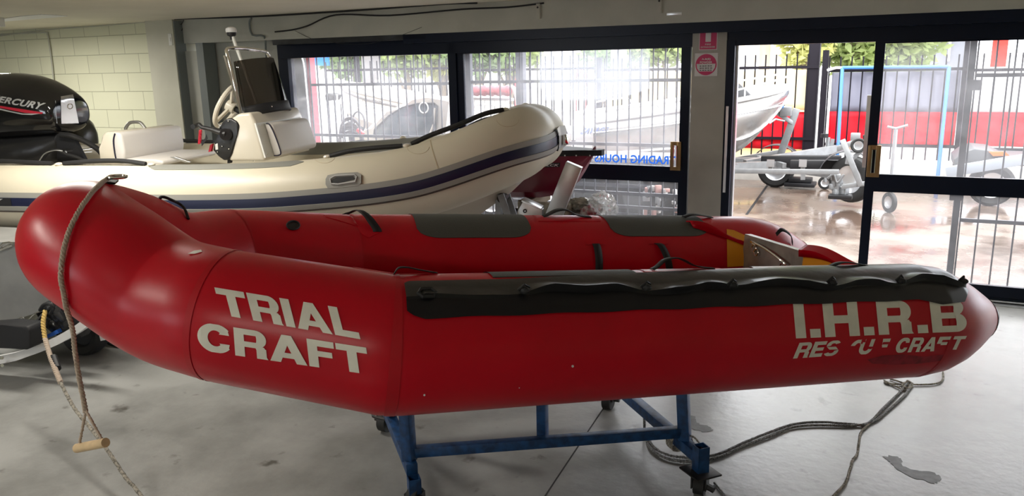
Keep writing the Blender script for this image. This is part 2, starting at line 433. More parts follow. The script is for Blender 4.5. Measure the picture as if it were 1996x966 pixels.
struct(MB().bb((xp1b, YP1+.015, 0), (xp1b+.012, YBM+.02, CZ-.01)).build('trim_pier_shaded_side', STEELG, smooth=0))  # thin grey sheet paints the shade on the pier's right side
b = MB(); b.bb((xp1b+.012, YBM, 0), (xp2b, WY+.12, CZ-.32))
struct(b.build('trim_recess', BEAMM, smooth=0))
struct(MB().bb((xp2b, YBM-.01, 0), (xp2b+.10, WY, CZ-.24)).build('trim_steel_column', STEELG, smooth=0, ))
struct(MB().bb((xp2b, WY+.02, 0), (xwin, WY+.14, CZ)).build('wall_recess', BEAMM, smooth=0))
# beam above the glazing
b = MB(); b.bb((xp1b+.012, YBM, CZ-.24), (4.1, WY+.14, CZ))
struct(b.build('trim_beam', BEAMM, smooth=0, ))
# timber fascia and black header
xfa = PY(535, 70, WY-.1).x
xfb = PY(835, 60, WY-.1).x
hz0, hz1 = 1.885, 2.125
struct(MB().bb((xfa, 6.36, 1.99), (xfb, 6.42, 2.085), bev=.006).build('trim_timber_board', BLKT))
b = MB(); b.bb((xwin-.02, 6.44, 1.86), (4.0, 6.60, 2.045)); b.bb((xfb-.25, 6.36, 1.96), (4.0, 6.44, 2.13))
struct(b.build('trim_header', FRM, smooth=0))
X = lambda x, y=200: PY(x, y, WY).x
# left fixed window
xa, xb_, xc, xd_ = X(554), X(566, 120), PY(879, 100, WY).x, PY(894, 100, WY).x
w1 = MB(); w1.bb((xa, 6.46, 0), (xb_, 6.56, 1.9)); w1.bb((xa, 6.46, 0), (xd_, 6.56, .10)); w1.bb((xa, 6.47, .78), (xc, 6.55, .90)); w1.bb((xc, 6.44, 0), (xd_, 6.58, 1.95))
win1 = struct(w1.build('window_1', FRM, smooth=0))
g = MB().bb((xb_, 6.505, .10), (xc, 6.511, 1.95)).build('glass', DIRTY, win1, smooth=0)
# sliding door left
def sliding(name, x0, x1, stl, z1, gm, hx, hz, hside, extra=True):
    b = MB(); y0, y1 = 6.462, 6.502
    b.bb((x0, y0, .02), (x0+stl, y1, z1)); b.bb((x1-stl, y0, .02), (x1, y1, z1))
    b.bb((x0+stl, y0, .02), (x1-stl, y1, .13)); b.bb((x0+stl, y0+.001, .775), (x1-stl, y1-.001, .905)); b.bb((x0+stl, y0, z1-.03), (x1-stl, y1, z1))
    o = struct(b.build(name, FRM, smooth=0))
    MB().bb((x0+stl, 6.479, .13), (x1-stl, 6.485, .775)).build('lower_glass', CLEAN, o, smooth=0)
    MB().bb((x0+stl, 6.479, .905), (x1-stl, 6.485, z1-.03)).build('upper_glass', gm, o, smooth=0)
    # bronze pull handle with a slot
    w_, h_ = .088, .235; hc = Vector((hx, 6.462, hz))
    q = MB()
    q.bb((hx-w_/2, 6.440, hz-h_/2), (hx-w_/2+.026, 6.462, hz+h_/2), bev=.003); q.bb((hx+w_/2-.036, 6.440, hz-h_/2), (hx+w_/2, 6.462, hz+h_/2), bev=.003)
    q.bb((hx-w_/2+.02, 6.441, hz-h_/2), (hx+w_/2-.03, 6.462, hz-h_/2+.03)); q.bb((hx-w_/2+.02, 6.441, hz+h_/2-.03), (hx+w_/2-.03, 6.462, hz+h_/2))
    ho = q.build('door_handle', BRONZ, o, label='bronze pull handle')
    q = MB(); q.tube([Vector((hx-.014, 6.436, hz-.085)), Vector((hx-.014, 6.436, hz+.085)), Vector((hx+.010, 6.436, hz+.085)), Vector((hx+.010, 6.436, hz-.085))], .004, 8, closed=True)
    q.build('latch_ring', CHR, ho)
    return o
z1 = 1.885
xr = PY(1346, 200, WY).x
d1 = sliding('door_1', xd_-.01, xr, .075, z1, DIRTY, PY(1317, 304, 6.45).x, PY(1317, 304, 6.45).z, -1)
# pillar, jambs
xpa, xpb = PY(1346, 200, 6.42).x, PY(1412, 200, 6.42).x
struct(MB().bb((xpa, 6.42, 0), (xpb, 6.66, 2.0), bev=.004).build('trim_pillar', PILM))
b = MB(); b.bb((xpb, 6.43, 0), (xpb+.062, 6.60, 1.9)); struct(b.build('trim_door_jamb', FRM, smooth=0))
b = MB(); b.bb((xpb+.062, 6.50, 0), (xpb+.078, 6.56, 1.9)); b.bb((xpb+.015, 6.415, .72), (xpb+.035, 6.43, 1.40)); struct(b.build('trim_jamb_strip', SILV, smooth=0))
# right sliding door
xl = PY(1711, 30, WY).x; xl = -.197-.012
d2 = sliding('door_2', -.205, 1.9, .066, 1.875, DIRTY2, PY(1703, 314, 6.45).x, PY(1703, 314, 6.45).z, 1)
b = MB(); b.bb((-.232, 6.47, .95), (-.206, 6.50, 1.48)); b.build('strike_plate', SILV, d2, smooth=0)
b = MB(); b.bb((xd_, 6.455, 0), (4.0, 6.60, .045)); struct(b.build('trim_floor_track', FRM, smooth=0))
b = MB(); b.bb((-.1, 6.40, 0), (4.0, 6.452, .012)); b.bb((-.1, 6.44, .02), (4.0, 6.456, .03)); struct(b.build('trim_floor_sill', SILV, smooth=0))
# expansion joint in the slab
c0 = PZ(1183, 785); c1 = PZ(1040, 1000)
b = MB(); b.bar(Vector((c0.x, c0.y, .0012)), Vector((c1.x, c1.y, .0012)), .006, .0012)
jj = struct(b.build('trim_floor_joint', mat('joint_filler', (.04, .04, .04), .7), smooth=0))
# dark wet patches on the floor
WET = mat('damp_floor_patch', (.085, .085, .08), .5, noise=.3, nscale=30)
def blot(pts, name, label):
    P = [PZ(x, y, .0015) for x, y in pts]; P = crv(P+[P[0]], 5)[:-1]
    rnd = random.Random(3); P = [p+Vector((rnd.uniform(-.008, .008), rnd.uniform(-.008, .008), 0)) for p in P]
    bm = MB(); f = bm.bm.faces.new([bm.bm.verts.new(p) for p in P]); bmesh.ops.triangulate(bm.bm, faces=[f])
    o = bm.build(name, WET, smooth=0); o['kind'] = 'stuff'
    return tag(o, label, 'puddle')
blot([(1722, 889), (1745, 888), (1758, 897), (1757, 907), (1785, 915), (1815, 920), (1832, 930), (1828, 940), (1800, 936), (1770, 925), (1745, 912), (1735, 900)], 'puddle', 'dark wet patch on the pale floor in the lower right corner')
blot([(1334, 808), (1352, 810), (1358, 822), (1378, 830), (1388, 836), (1378, 842), (1352, 836), (1340, 828), (1330, 818)], 'puddle', 'dark wet patch on the floor behind the blue stand')

# ------------------------------------------------------------------ fittings on the walls and ceiling
for i, (tx, ty, tr, pw) in enumerate(TUBES):
    t = thing('fluorescent_and_fill_fixture', (tx, ty, CZ), ['white fluorescent batten on the ceiling at the left edge of the photo', 'added fluorescent batten over the bow of the red boat, an unseen fill lamp', 'added fluorescent batten behind the camera, an unseen fill lamp', 'fluorescent batten on the ceiling at the rear left'][i], 'ceiling light')
    Mx = Matrix.Translation((tx, ty, 0)) @ Matrix.Rotation(tr, 4, 'Z')
    MB().box(None, (1.28, .10, .045), M=Mx @ Matrix.Translation((0, 0, CZ-.0225)), bev=.006).build('housing', WHTP, t)
    for s_ in (-1, 1): MB().box(None, (.04, .11, .085), M=Mx @ Matrix.Translation((s_*.64, 0, CZ-.0425)), bev=.005).build('end_cap', WHTP, t)
    MB().cyl(Mx @ Vector((-.62, 0, CZ-.07)), Mx @ Vector((.62, 0, CZ-.07)), .013).build('tube', mat('lit_tube', (1, .97, .88), .4, emit=5), t)
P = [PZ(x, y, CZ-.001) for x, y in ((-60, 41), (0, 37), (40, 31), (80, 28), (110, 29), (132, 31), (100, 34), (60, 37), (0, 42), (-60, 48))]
struct(MB().prism(P, (0, 0, -.004)).build('trim_ceiling_highlight', WHT, smooth=0))  # flat white sheet painting the bright highlight on the ceiling
def conduit(name, pts, r, m, label, group=None, cat='cable', n=6):
    o = MB().tube(crv(pts, n) if n > 1 else pts, r, 8).build(name, m); return tag(o, label, cat, group)
def W2(x, y, Y=WY-.01): return PY(x, y, Y)
conduit('electrical_conduit', [W2(0, 67, YB-.02), W2(85, 63, YB-.02), W2(92, 66, YB-.02), W2(96, 85, YB-.02), W2(104, 150, YB-.02), W2(112, 260, YB-.02)], .009, mat('painted_conduit', (.42, .42, .36), .6), 'thin conduit bending down the cream block wall above the outboard motor', n=3)
conduit('electrical_cable', [W2(0, 70, YB-.03), W2(90, 58, YB-.03), W2(200, 50, YB-.03), W2(282, 43, YB-.03)], .006, mat('painted_conduit', (.42, .42, .36), .6), 'thin cable clipped along the top of the cream block wall')
conduit('electrical_conduit', [W2(408, 70, WY+.01), W2(411, 120, WY+.01), W2(420, 220, WY+.01)], .013, STEELG, 'grey conduit running down beside the steel column', n=2)
conduit('electrical_conduit', [W2(490, 35, YBM-.02), W2(486, 45, YBM-.02), W2(492, 68, YBM-.02), W2(515, 71, YBM-.02), W2(518, 100, WY), W2(522, 150, WY)], .010, STEELG, 'grey bent conduit on the beam above the console windscreen', n=3)
conduit('electrical_cable', [W2(536, 62, 6.33), W2(570, 58, 6.33), W2(600, 50, 6.33), W2(655, 29, 6.33), W2(760, 30, 6.33), W2(900, 18, 6.33), W2(990, 14, 6.33), W2(1060, 6, 6.33)], .007, BLKM, 'black cable sagging along the grey beam above the windows')
conduit('electrical_cable', [W2(340, 37, 6.2), W2(500, 32, 6.3), W2(700, 20, 6.3), W2(860, 8, 6.3), W2(930, 6, 6.3)], .008, BLKM, 'black cable running along the joint of beam and ceiling')
conduit('hanging_wire', [W2(575, 60, 6.33), W2(620, 79, 6.33), W2(700, 86, 6.33), W2(760, 76, 6.33), W2(822, 53, 6.33)], .0018, BLKM, 'thin wire hanging in a loop below the timber board')
t = thing('light_switch', PY(334, 77, YP1), 'small cream double switch plate on the edge of the pier', 'switch')
p = PY(334, 77, YP1)
MB().bb((p.x-.035, YP1-.008, p.z-.06), (p.x+.015, YP1, p.z+.06), bev=.003).build('plate', WHTP, t)
MB().bb((p.x-.02, YP1-.014, p.z-.02), (p.x+.002, YP1-.008, p.z+.02), bev=.002).build('rocker', WHTP, t)
p = PY(355, 46, YBM); t = thing('ceiling_bracket', p, 'rusty hook and wire on the beam beside the pier', 'hook')
MB().tube(crv([p+Vector((.06, -.01, .06)), p+Vector((.02, -.02, 0)), p+Vector((-.02, -.02, -.02)), p+Vector((0, -.02, -.07)), p+Vector((.02, -.02, -.05))], 4), .004, 6).build('hook', DKST, t)
for x, y in ((1051, 22), (1287, 10)):
    p = PY(x, y, YBM); t = thing('beam_bracket', p, 'small grey bracket on the beam above the %s' % ('left sliding door' if x < 1200 else 'red extinguisher sign'), 'bracket')
    MB().bb((p.x-.015, YBM-.03, p.z-.06), (p.x+.015, YBM, p.z+.06)).build('strap', BEAMM, t, smooth=0)
    MB().cyl((p.x, YBM-.035, p.z+.03), (p.x, YBM-.028, p.z+.03), .008).build('bolt', DKST, t)
p = PY(1315, 27, 6.35); t = thing('door_closer', p, 'small silver bracket on the header above the left sliding door', 'bracket')
MB().bb((p.x-.06, 6.335, p.z-.012), (p.x+.06, 6.36, p.z+.012), bev=.003).build('arm', SILV, t)
# ------------------------------------------------------------------ signs on the pillar
def flat_text(txt, x0, x1, z0, z1_, y, name, m, parent, weight=.02, mirror=False, shear=0):
    bm = text_bm(txt, weight, shear=shear)
    if mirror: f = lambda u, v: Vector((x1-u*(x1-x0), y, z0+v*(z1_-z0)))
    else: f = lambda u, v: Vector((x0+u*(x1-x0), y, z0+v*(z1_-z0)))
    return lay(bm, f, name, m, parent)
yS = 6.419
a = PY(1364, 45, yS); c = PY(1398, 97, yS)
s1 = thing('extinguisher_sign', a, 'crimson fire extinguisher sign at the top of the pillar', 'sign')
MB().bb((a.x, yS-.003, c.z), (c.x, yS, a.z)).build('board', SIGW, s1, smooth=0)
MB().bb((a.x+.006, yS-.005, c.z+.006), (c.x-.006, yS-.002, a.z-.006)).build('red_field', SIGR, s1, smooth=0)
cx = (a.x+c.x)/2; H = a.z-c.z
q = MB(); q.bb((cx-.021, yS-.0065, c.z+H*.30), (cx+.021, yS-.004, c.z+H*.82), bev=.002)
q.sphere((cx, yS-.0055, c.z+H*.82), .021, (1, .06, .6)); q.bb((cx-.006, yS-.0065, c.z+H*.84), (cx+.022, yS-.004, c.z+H*.90))
q.build('extinguisher_symbol', SIGW, s1)
flat_text('FIRE', cx-.022, cx+.022, c.z+H*.18, c.z+H*.24, yS-.006, 'lettering', SIGW, s1)
flat_text('EXTINGUISHER', cx-.055, cx+.055, c.z+H*.08, c.z+H*.14, yS-.006, 'lettering', SIGW, s1)
a = PY(1355, 104, yS); c = PY(1398, 148, yS)
s2 = thing('extinguisher_sign', a, 'square white sign with a crimson disc below the extinguisher sign', 'sign')
MB().bb((a.x, yS-.003, c.z), (c.x, yS, a.z)).build('board', SIGW, s2, smooth=0)
cx = (a.x+c.x)/2; cz = (a.z+c.z)/2; rr = (c.x-a.x)*.46; rz = (a.z-c.z)*.46
def disc(rx, rz_, y, a0, a1, n=40): 
    return [Vector((cx+rx*math.cos(math.radians(a0+(a1-a0)*k/n)), y, cz+rz_*math.sin(math.radians(a0+(a1-a0)*k/n)))) for k in range(n+1)]
MB().prism(disc(rr, rz, yS-.005, 0, 351), (0, .002, 0)).build('red_disc', SIGR, s2, smooth=0)
q = MB(); ax = [Vector((cx+rr*.9*s_*math.cos(a_), yS-.0062, cz+rz*.9*math.sin(a_))) for s_, a_ in [(1, math.radians(5)), (-1, math.radians(5)), (-1, math.radians(-20)), (-1, math.radians(-45)), (1, math.radians(-45)), (1, math.radians(-20))]]
q.prism(ax, (0, .001, 0)); q.build('white_panel', SIGW, s2, smooth=0)
flat_text('A.B(E)', cx-rr*.42, cx+rr*.42, cz+rz*.40, cz+rz*.62, yS-.0065, 'lettering', SIGW, s2, .03)
flat_text('POWDER', cx-rr*.58, cx+rr*.58, cz+rz*.12, cz+rz*.33, yS-.0065, 'lettering', SIGW, s2, .03)
for k in range(3):
    zz = cz-rz*(.12+.2*k)
    q = MB()
    for j in range(5): q.bb((cx-rr*.6+rr*.25*j, yS-.0068, zz-.004), (cx-rr*.6+rr*.25*j+rr*(.2 if (j+k) % 2 else .16), yS-.0064, zz+.003))
    q.build('small_print', mat('dark_print', (.08, .05, .06), .6), s2, smooth=0)
# mirrored lettering stuck on the outside of the left sliding door
a = PY(1159, 318, 6.478); c = PY(1308, 300, 6.478)
q = PY(1159, 300, 6.478)
tx_ = flat_text('TRADING HOURS', a.x, c.x+.04, a.z+.012, q.z+.002, 6.477, 'window_lettering', BLUT, d1, .025, mirror=True)
tx_['label'] = 'blue trading hours lettering seen from behind'
# security grilles outside the glazing
def grille(name, x0, x1, z0, z1_, Y, rails, sp, label, thick=.011, posts=()):
    t = thing(name, ((x0+x1)/2, Y, z0), label, 'security grille', None)
    for z in rails: MB().bb((x0, Y-.012, z-.014), (x1, Y+.012, z+.014)).build('rail', GRIL, t, smooth=0)
    n = int((x1-x0)/sp); first = None
    for i in range(n+1):
        x = x0+i*sp
        if first is None:
            first = MB().bb((x-thick/2, Y-thick/2, z0), (x+thick/2, Y+thick/2, z1_)).build('bar', GRIL, t, smooth=0)
        else:
            o = first.copy(); COL.objects.link(o); o.location.x += i*sp; o.parent = t
    for x, wd in posts: MB().bb((x-wd/2, Y-wd/2, z0-.05), (x+wd/2, Y+wd/2, z1_)).build('post', GRIL, t, smooth=0)
    return t
Yg = 6.72
grille('security_grille', PY(606, 165, Yg).x, PY(898, 165, Yg).x, .05, 2.05, Yg, (PY(640, 165, Yg).z, PY(640, 263, Yg).z), .098, 'grey steel bar grille outside the fixed left window')
grille('security_grille', PY(917, 157, Yg).x, PY(1338, 157, Yg).x, .05, 2.05, Yg, (PY(1200, 157, Yg).z, PY(1200, 281, Yg).z, .5, .62), .1035, 'grey steel bar grille outside the left sliding door', posts=((PY(915, 157, Yg).x, .05),))
Yg2 = 6.80
g3 = grille('security_grille', PY(1902, 146, Yg2).x, 2.2, .04, 2.05, Yg2, (PY(1960, 146, Yg2).z, PY(1960, 433, Yg2).z), .118, 'dark steel bar gate folded behind the right sliding door', posts=((PY(1901, 60, Yg2).x, .045),))
for x, y in ((1897, 165), (1863, 380)):
    p = PY(x, y, Yg2-.03); MB().bb((p.x-.04, p.y-.01, p.z-.04), (p.x+.05, p.y+.01, p.z+.035)).build('lock_box', GRIL, g3, smooth=0)
p = PY(1015, 120, 7.4)
posto = MB().bb((p.x-.04, 7.36, 0), (p.x+.04, 7.44, 2.4)).build('steel_post', GRIL); tag(posto, 'grey square post outside the left sliding door behind the bow', 'post')
# ================================================================== the red inflatable rescue boat
def basis(az, pt):
    az, pt = math.radians(az), math.radians(pt)
    Xv = np.array([math.cos(az)*math.cos(pt), math.sin(az)*math.cos(pt), math.sin(pt)]); Yv = np.array([-math.sin(az), math.cos(az), 0]); return Xv, Yv, np.cross(Xv, Yv)
IX, IY, IZ = basis(43.9671, -4.7513); IW = .5526
IO = np.array([-1.346, 1.9137, .9228]) + IY*IW
def IB(x, y, z): return Vector(IO + x*IX + y*IY + z*IZ)
XE = 2.43
half = [(-.4879, -.3755, .0593), (-.655, -.225, .075), (-.815, -.125, .165), (-.9164, 0, .2114)]
arc = cr(half + [(x, -y, z) for x, y, z in half[:-1][::-1]], 14)
side = [(x, -IW, 0) for x in (2.43, 2.415, 2.39, 2.36, 2.31, 2.25, 2.18, 2.10, 2.0)] + [(x, -IW, 0) for x in np.linspace(1.9, .06, 40)] + [(.02, -.5526, 0.0), (-.02, -.5475, .0012)]
b1 = np.array((0, -IW, 0)); b2 = np.array(half[0])
seg = [tuple(b1+(b2-b1)*t) for t in np.linspace(.08, .95, 10)]
P_ = side + seg + [tuple(q) for q in arc[1:-1]] + [(x, -y, z) for x, y, z in seg[::-1]] + [(x, -y, z) for x, y, z in side[::-1]]
rs = [.004, .042, .064, .086, .114, .146, .178, .203, .215]
nn = len(P_); R_ = np.full(nn, .215); R_[:9] = rs; R_[-9:] = rs[::-1]
for i, q in enumerate(P_):
    if q[0] < 0: R_[i] = .215-.013*min(1, (-q[0])/.5)
IRB = thing('inflatable_rescue_boat', IB(.7, 0, -.25), 'red inflatable rescue boat with white trial craft lettering resting on the blue stand', 'inflatable boat')
IT = Tube(P_, R_, (IO, IX, IY, IZ)); IT.sgn = -1
L0 = IT.s[-1]
sN = lambda x: XE-x
sF = lambda x: L0-(XE-x)
tube = IT.mesh('buoyancy_tube', RED, IRB)
TB = bvh_of(tube)
# black cone tips
for f in (sN, sF):
    IT.band(f(2.437), f(2.355), 0, 359.9, .003, 'tube_cone_cap', BLKR, IRB, n=6, k=24, skirt=False)
# seams
for f, x in ((sN, 0.0), (sF, 0.0)):
    IT.band(f(x+.010), f(x-.008), 0, 360, .0016, 'seam_tape', REDD, IRB, n=2, k=60, skirt=False)
s2 = sN(0)+np.linalg.norm(b2-b1)
for q in (s2, L0-s2): IT.band(q-.006, q+.006, 0, 360, .0016, 'seam_tape', REDD, IRB, n=2, k=60, skirt=False)
IT.band(sN(1.99), sN(1.975), 0, 360, .0014, 'seam_tape', REDD, IRB, n=2, k=60, skirt=False)
def padband(f, x0, x1, t0, t1, m=GRYP, name='grip_pad', off=.003):
    c = .10
    def lo(ss):
        x = XE-ss if f is sN else XE-(L0-ss)
        e = min((x-x0)/c, (x1-x)/c, 1); e = max(e, 0)
        return t0+(1-math.sqrt(max(0, 1-(1-e)**2)))*14
    return IT.band(f(x0), f(x1), lo, t1, off, name, m, IRB, n=40, k=14)
padband(sF, .27, .79, -48, 20); padband(sF, 1.18, 1.70, -47, 20)
padband(sN, .30, .80, -50, 8); 
# long rubbing flap on the near side
togg = [.37, .78, 1.10, 1.50, 1.80, 2.10]
def ft0(ss):
    x = XE-ss
    return np.interp(x, [.0, .03, .36, 1.12, 1.27, 1.30, 2.05, 2.13], [22, 13.5, 13.5, 1.2, 0, -22, -22, 6])
def ft1(ss):
    x = XE-ss
    return np.interp(x, [0, .03, .06, 1.2, 1.85, 1.95, 2.07, 2.13], [40, 49, 52.5, 52, 52, 57, 55, 40]) + .5*math.sin(x*23)
def foff(j, ss):
    x = XE-ss; th = ft0(ss)+(ft1(ss)-ft0(ss))*j
    d = min(abs(x-q) for q in togg); w_ = min(1, d/.10)
    A = (.010+.016*min(1, max(0, (x-.25)/.3)))*(.45+.55*w_)+.003*math.sin(x*31)+.003*math.sin(x*13+1)
    if x < .06 or x > 2.12: A *= .3
    lip = 33+2.2*math.sin(x*9)+1.5*math.sin(x*21+2)-2.0*w_+1.5
    if th < lip: return .005+A*max(0, 1-(lip-th)/11)**1.6
    return .005+A*max(0, 1-(th-lip)/2.0)
def flip_(ss):
    x = XE-ss; d = min(abs(x-q) for q in togg); w_ = min(1, d/.10)
    return max(ft0(ss)+1, 33+2.2*math.sin(x*9)+1.5*math.sin(x*21+2)-2.0*w_+1.5)
def fup(j, ss):
    return foff((ft0(ss)+(flip_(ss)-.01-ft0(ss))*j-ft0(ss))/(ft1(ss)-ft0(ss)), ss)
def flo(j, ss):
    a_ = flip_(ss); return foff((a_+.01+(ft1(ss)-a_-.01)*j-ft0(ss))/(ft1(ss)-ft0(ss)), ss)
flap = IT.band(sN(.018), sN(2.125), ft0, flip_, fup, 'rubbing_flap', mat('glare_black_rubber', (.045, .045, .042), .33, bump=.3, bscale=12, dist=.01), IRB, n=260, k=30, skirt=False)  # upper band's rubber is lightened to stand in for ceiling glare
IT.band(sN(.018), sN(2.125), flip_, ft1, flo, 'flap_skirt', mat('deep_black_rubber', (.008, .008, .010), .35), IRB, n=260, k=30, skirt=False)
FB = bvh_of(flap)
for x in togg:
    p = IT.at(sN(x), 34, .022); q = MB(); q.sphere(p, .014, (1.2, .8, .8), 12)
    q.tube([IT.at(sN(x+.02), 30, .02), IT.at(sN(x), 31, .036), IT.at(sN(x-.02), 33, .02)], .004, 6); q.build('flap_toggle', BLKF, IRB)
p = IT.at(sN(.075), 31, .008); q = MB(); u_ = IT.at(sN(.10), 31, .012); v_ = IT.at(sN(.05), 31, .012)
q.tube([u_, IT.at(sN(.09), 27, .012), IT.at(sN(.06), 27, .012), v_, IT.at(sN(.06), 35, .012), IT.at(sN(.09), 35, .012)], .006, 8, closed=True); q.build('flap_eyelet', BLKF, IRB)
# strap handles: list of (x, theta, lift)
def strap(f, pts, wd, across, name='strap_handle', m=BLKF, parent=None, th=.003):
    P = [np.array(p, float) for p in pts]; C_ = crv([Vector(p) for p in P], 8); G = []
    for c in C_:
        x, t_, o = c; dt = math.degrees(wd/2/.215)
        if across == 'th': row = [IT.at(f(x), t_-dt, o), IT.at(f(x), t_, o+.001), IT.at(f(x), t_+dt, o)]
        else: row = [IT.at(f(x-wd/2), t_, o), IT.at(f(x), t_, o+.001), IT.at(f(x+wd/2), t_, o)]
        G.append(row)
    return MB().grid(G).build(name, m, parent or IRB, solid=th, soff=0)
strap(sF, [(-.05, -4, .003), (-.03, -5, .012), (.02, -12, .034), (.06, -24, .034), (.095, -36, .01), (.10, -40, .003)], .036, 'x')
strap(sN, [(-.02, -8, .003), (0, -9, .02), (.04, -10, .022), (.09, -12, .012), (.14, -13, .003)], .036, 'th')
for f in (sF, sN):
    strap(f, [(.88, -6, .004), (.90, -7, .012), (.94, -9, .036), (.99, -8, .038), (1.05, -7, .012), (1.12, -7, .003)], .03, 'th')
    strap(f, [(1.62, -6, .004), (1.66, -6, .016), (1.71, -6, .014), (1.78, -6, .003)], .03, 'th')
    strap(f, [(1.085, -57, .003), (1.087, -64, .010), (1.09, -80, .012), (1.095, -98, .004)], .036, 'x')
    strap(f, [(1.40, -57, .003), (1.41, -62, .018), (1.43, -78, .030), (1.46, -96, .006)], .036, 'x')
    # handle base patches
    for x in (1.087, 1.405): IT.band(f(x-.05), f(x+.05), -58, -50, .002, 'handle_patch', RED, IRB, n=8, k=3)
    IT.band(f(.84), f(1.15), -20, 2, .002, 'handle_patch', RED, IRB, n=10, k=5)
    # chevron shaped reinforcement at the fold
    IT.band(f(-.16), f(.12), lambda ss, f=f: -48+150*abs((XE-(ss if f is sN else L0-ss))-.06), -10, .0022, 'fold_patch', RED, IRB, n=24, k=6)
strap(sF, [(2.08, -44, .004), (2.11, -40, .03), (2.16, -46, .03), (2.18, -55, .004)], .02, 'th', 'lifting_loop')
# small parts put on the tube
def ring_px(cx, cy, rx, ry, off=.004, n=16):
    return [cast(TB, cx+rx*math.cos(2*math.pi*k/n), cy+ry*math.sin(2*math.pi*k/n), off) for k in range(n)]
v = thing_part = MB(); v.tube(ring_px(571, 440, 12, 8), .004, 8, closed=True); va = v.build('valve', BLKM, IRB)
patch_px(TB, [(571+11*math.cos(k*math.pi/8), 440+7*math.sin(k*math.pi/8)) for k in range(16)], 'valve_cap', BLKR, va, .002, 6, 6)
def castd(tree, x, y, off):
    for k in range(30):
        c_ = cast(tree, x, y+k, off)
        if c_ is not None: return c_
cord = [castd(TB, x, y, o) for x, y, o in ((312, 388, .004), (311, 379, .006), (318, 372, .012), (330, 376, .014), (345, 394, .014), (356, 412, .012), (366, 428, .004))]
MB().tube(crv([c for c in cord if c], 5), .005, 8).build('bow_cord', BLKM, IRB)
patch_px(TB, [(366, 495), (378, 489), (392, 487), (394, 491), (380, 495)], 'scuff_patch', LET, IRB, .0015, 4, 3)
DIRT = mat('white_speck', (.8, .8, .8), .5)
for (x, y, r) in ((1116, 713, 2.6), (827, 769, 2.2), (1012, 755, 1.2)):
    patch_px(TB, [(x+r*math.cos(k*math.pi/4), y+r*math.sin(k*math.pi/4)) for k in range(8)], 'paint_speck', DIRT, IRB, .0012, 2, 2)
patch_px(TB, [(1690, 700), (1720, 692), (1760, 690), (1800, 694), (1840, 690), (1835, 702), (1790, 708), (1740, 710), (1700, 708)], 'scuff_mark', mat('dark_scuff', (.36, .004, .02), .5, noise=.5, nscale=30), IRB, .001, 10, 4)
# vinyl lettering
def arcpoly(cx, cy, rx, ry, tx, ty, a0, a1, n=14):
    """thick elliptical arc: outer radii rx, ry; stem widths tx, ty"""
    out = []
    for k in range(n):
        b0, b1_ = [math.radians(a0+(a1-a0)*q/n) for q in (k, k+1)]
        o = lambda b: (cx+rx*math.cos(b), cy+ry*math.sin(b)); i_ = lambda b: (cx+(rx-tx)*math.cos(b), cy+(ry-ty)*math.sin(b))
        out.append([o(b0), o(b1_), i_(b1_), i_(b0)])
    return out
def rct(x0, y0, x1, y1): return [(x0, y0), (x1, y0), (x1, y1), (x0, y1)]
ST_, HT_ = .30, .23   # stem and bar thickness
def glyph(c):
    s_, h = ST_, HT_
    if c == 'T': return .95, [rct(0, 1-h, .95, 1), rct(.475-s_/2, 0, .475+s_/2, 1-h)]
    if c == 'I': return s_, [rct(0, 0, s_, 1)]
    if c == 'L': return .82, [rct(0, 0, s_, 1), rct(s_, 0, .82, h)]
    if c == 'F': return .82, [rct(0, 0, s_, 1), rct(s_, 1-h, .82, 1), rct(s_, .40, .74, .40+h*.9)]
    if c == 'E': return .86, [rct(0, 0, s_, 1), rct(s_, 1-h, .86, 1), rct(s_, .5-h*.45, .80, .5+h*.45), rct(s_, 0, .86, h)]
    if c == 'H': return 1.0, [rct(0, 0, s_, 1), rct(1-s_, 0, 1, 1), rct(s_, .5-h/2, 1-s_, .5+h/2)]
    if c == '.': return s_, [rct(0, 0, s_, .25)]
    if c == 'A':
        return 1.12, [[(0, 0), (.32, 0), (.70, 1), (.41, 1)], [(.80, 0), (1.12, 0), (.71, 1), (.42, 1)], rct(.26, .17, .86, .36)]
    if c == 'R':
        return 1.0, [rct(0, 0, s_, 1), rct(s_, 1-h*.9, .66, 1), rct(s_, .36, .66, .36+h*.85)]+arcpoly(.66, .68, .32, .32, .30, .20, -90, 90)+[[(.62, .42), (.90, .42), (.96, .30), (.68, .24)], rct(.66, 0, .96, .36), [(.66, 0), (1.0, 0), (.96, .08), (.66, .08)]]
    if c == 'B':
        return 1.0, [rct(0, 0, s_, 1), rct(s_, 1-h*.85, .68, 1), rct(s_, .42, .70, .60), rct(s_, 0, .70, h*.85)]+arcpoly(.66, .75, .29, .25, .28, .18, -90, 90)+arcpoly(.70, .29, .30, .29, .29, .19, -90, 90)
    if c == 'C':
        return 1.06, arcpoly(.54, .5, .54, .52, .31, .24, 38, 322, 30)+[[(.66, .66), (.97, .66), (.93, .86), (.74, .80)], [(.66, .34), (.97, .34), (.93, .14), (.74, .20)]]
    if c == 'U':
        return 1.0, [rct(0, .36, s_, 1), rct(1-s_, .36, 1, 1)]+arcpoly(.5, .38, .5, .40, s_, .24, 180, 360, 20)
    if c == 'S':
        return .96, arcpoly(.46, .72, .46, .30, .30, .20, 20, 200)+arcpoly(.48, .28, .48, .30, .30, .20, -160, 20)+[[(.05, .60), (.30, .42), (.90, .40), (.66, .60)]]
def block_bm(txt, gap=.10, shear=0):
    bm = bmesh.new(); x = 0; polys = []
    for c in txt:
        w_, ps = glyph(c)
        for p in ps: polys.append([(x+a, b) for a, b in p])
        x += w_+gap
    x -= gap
    for k_, p in enumerate(polys):
        vs = [bm.verts.new(((a+shear*b)/(x+shear), max(0, min(1, b)), k_*2e-5)) for a, b in p]
        f = bm.faces.new(vs); f.normal_update()
        if f.normal.z < 0: f.normal_flip()
    return bm
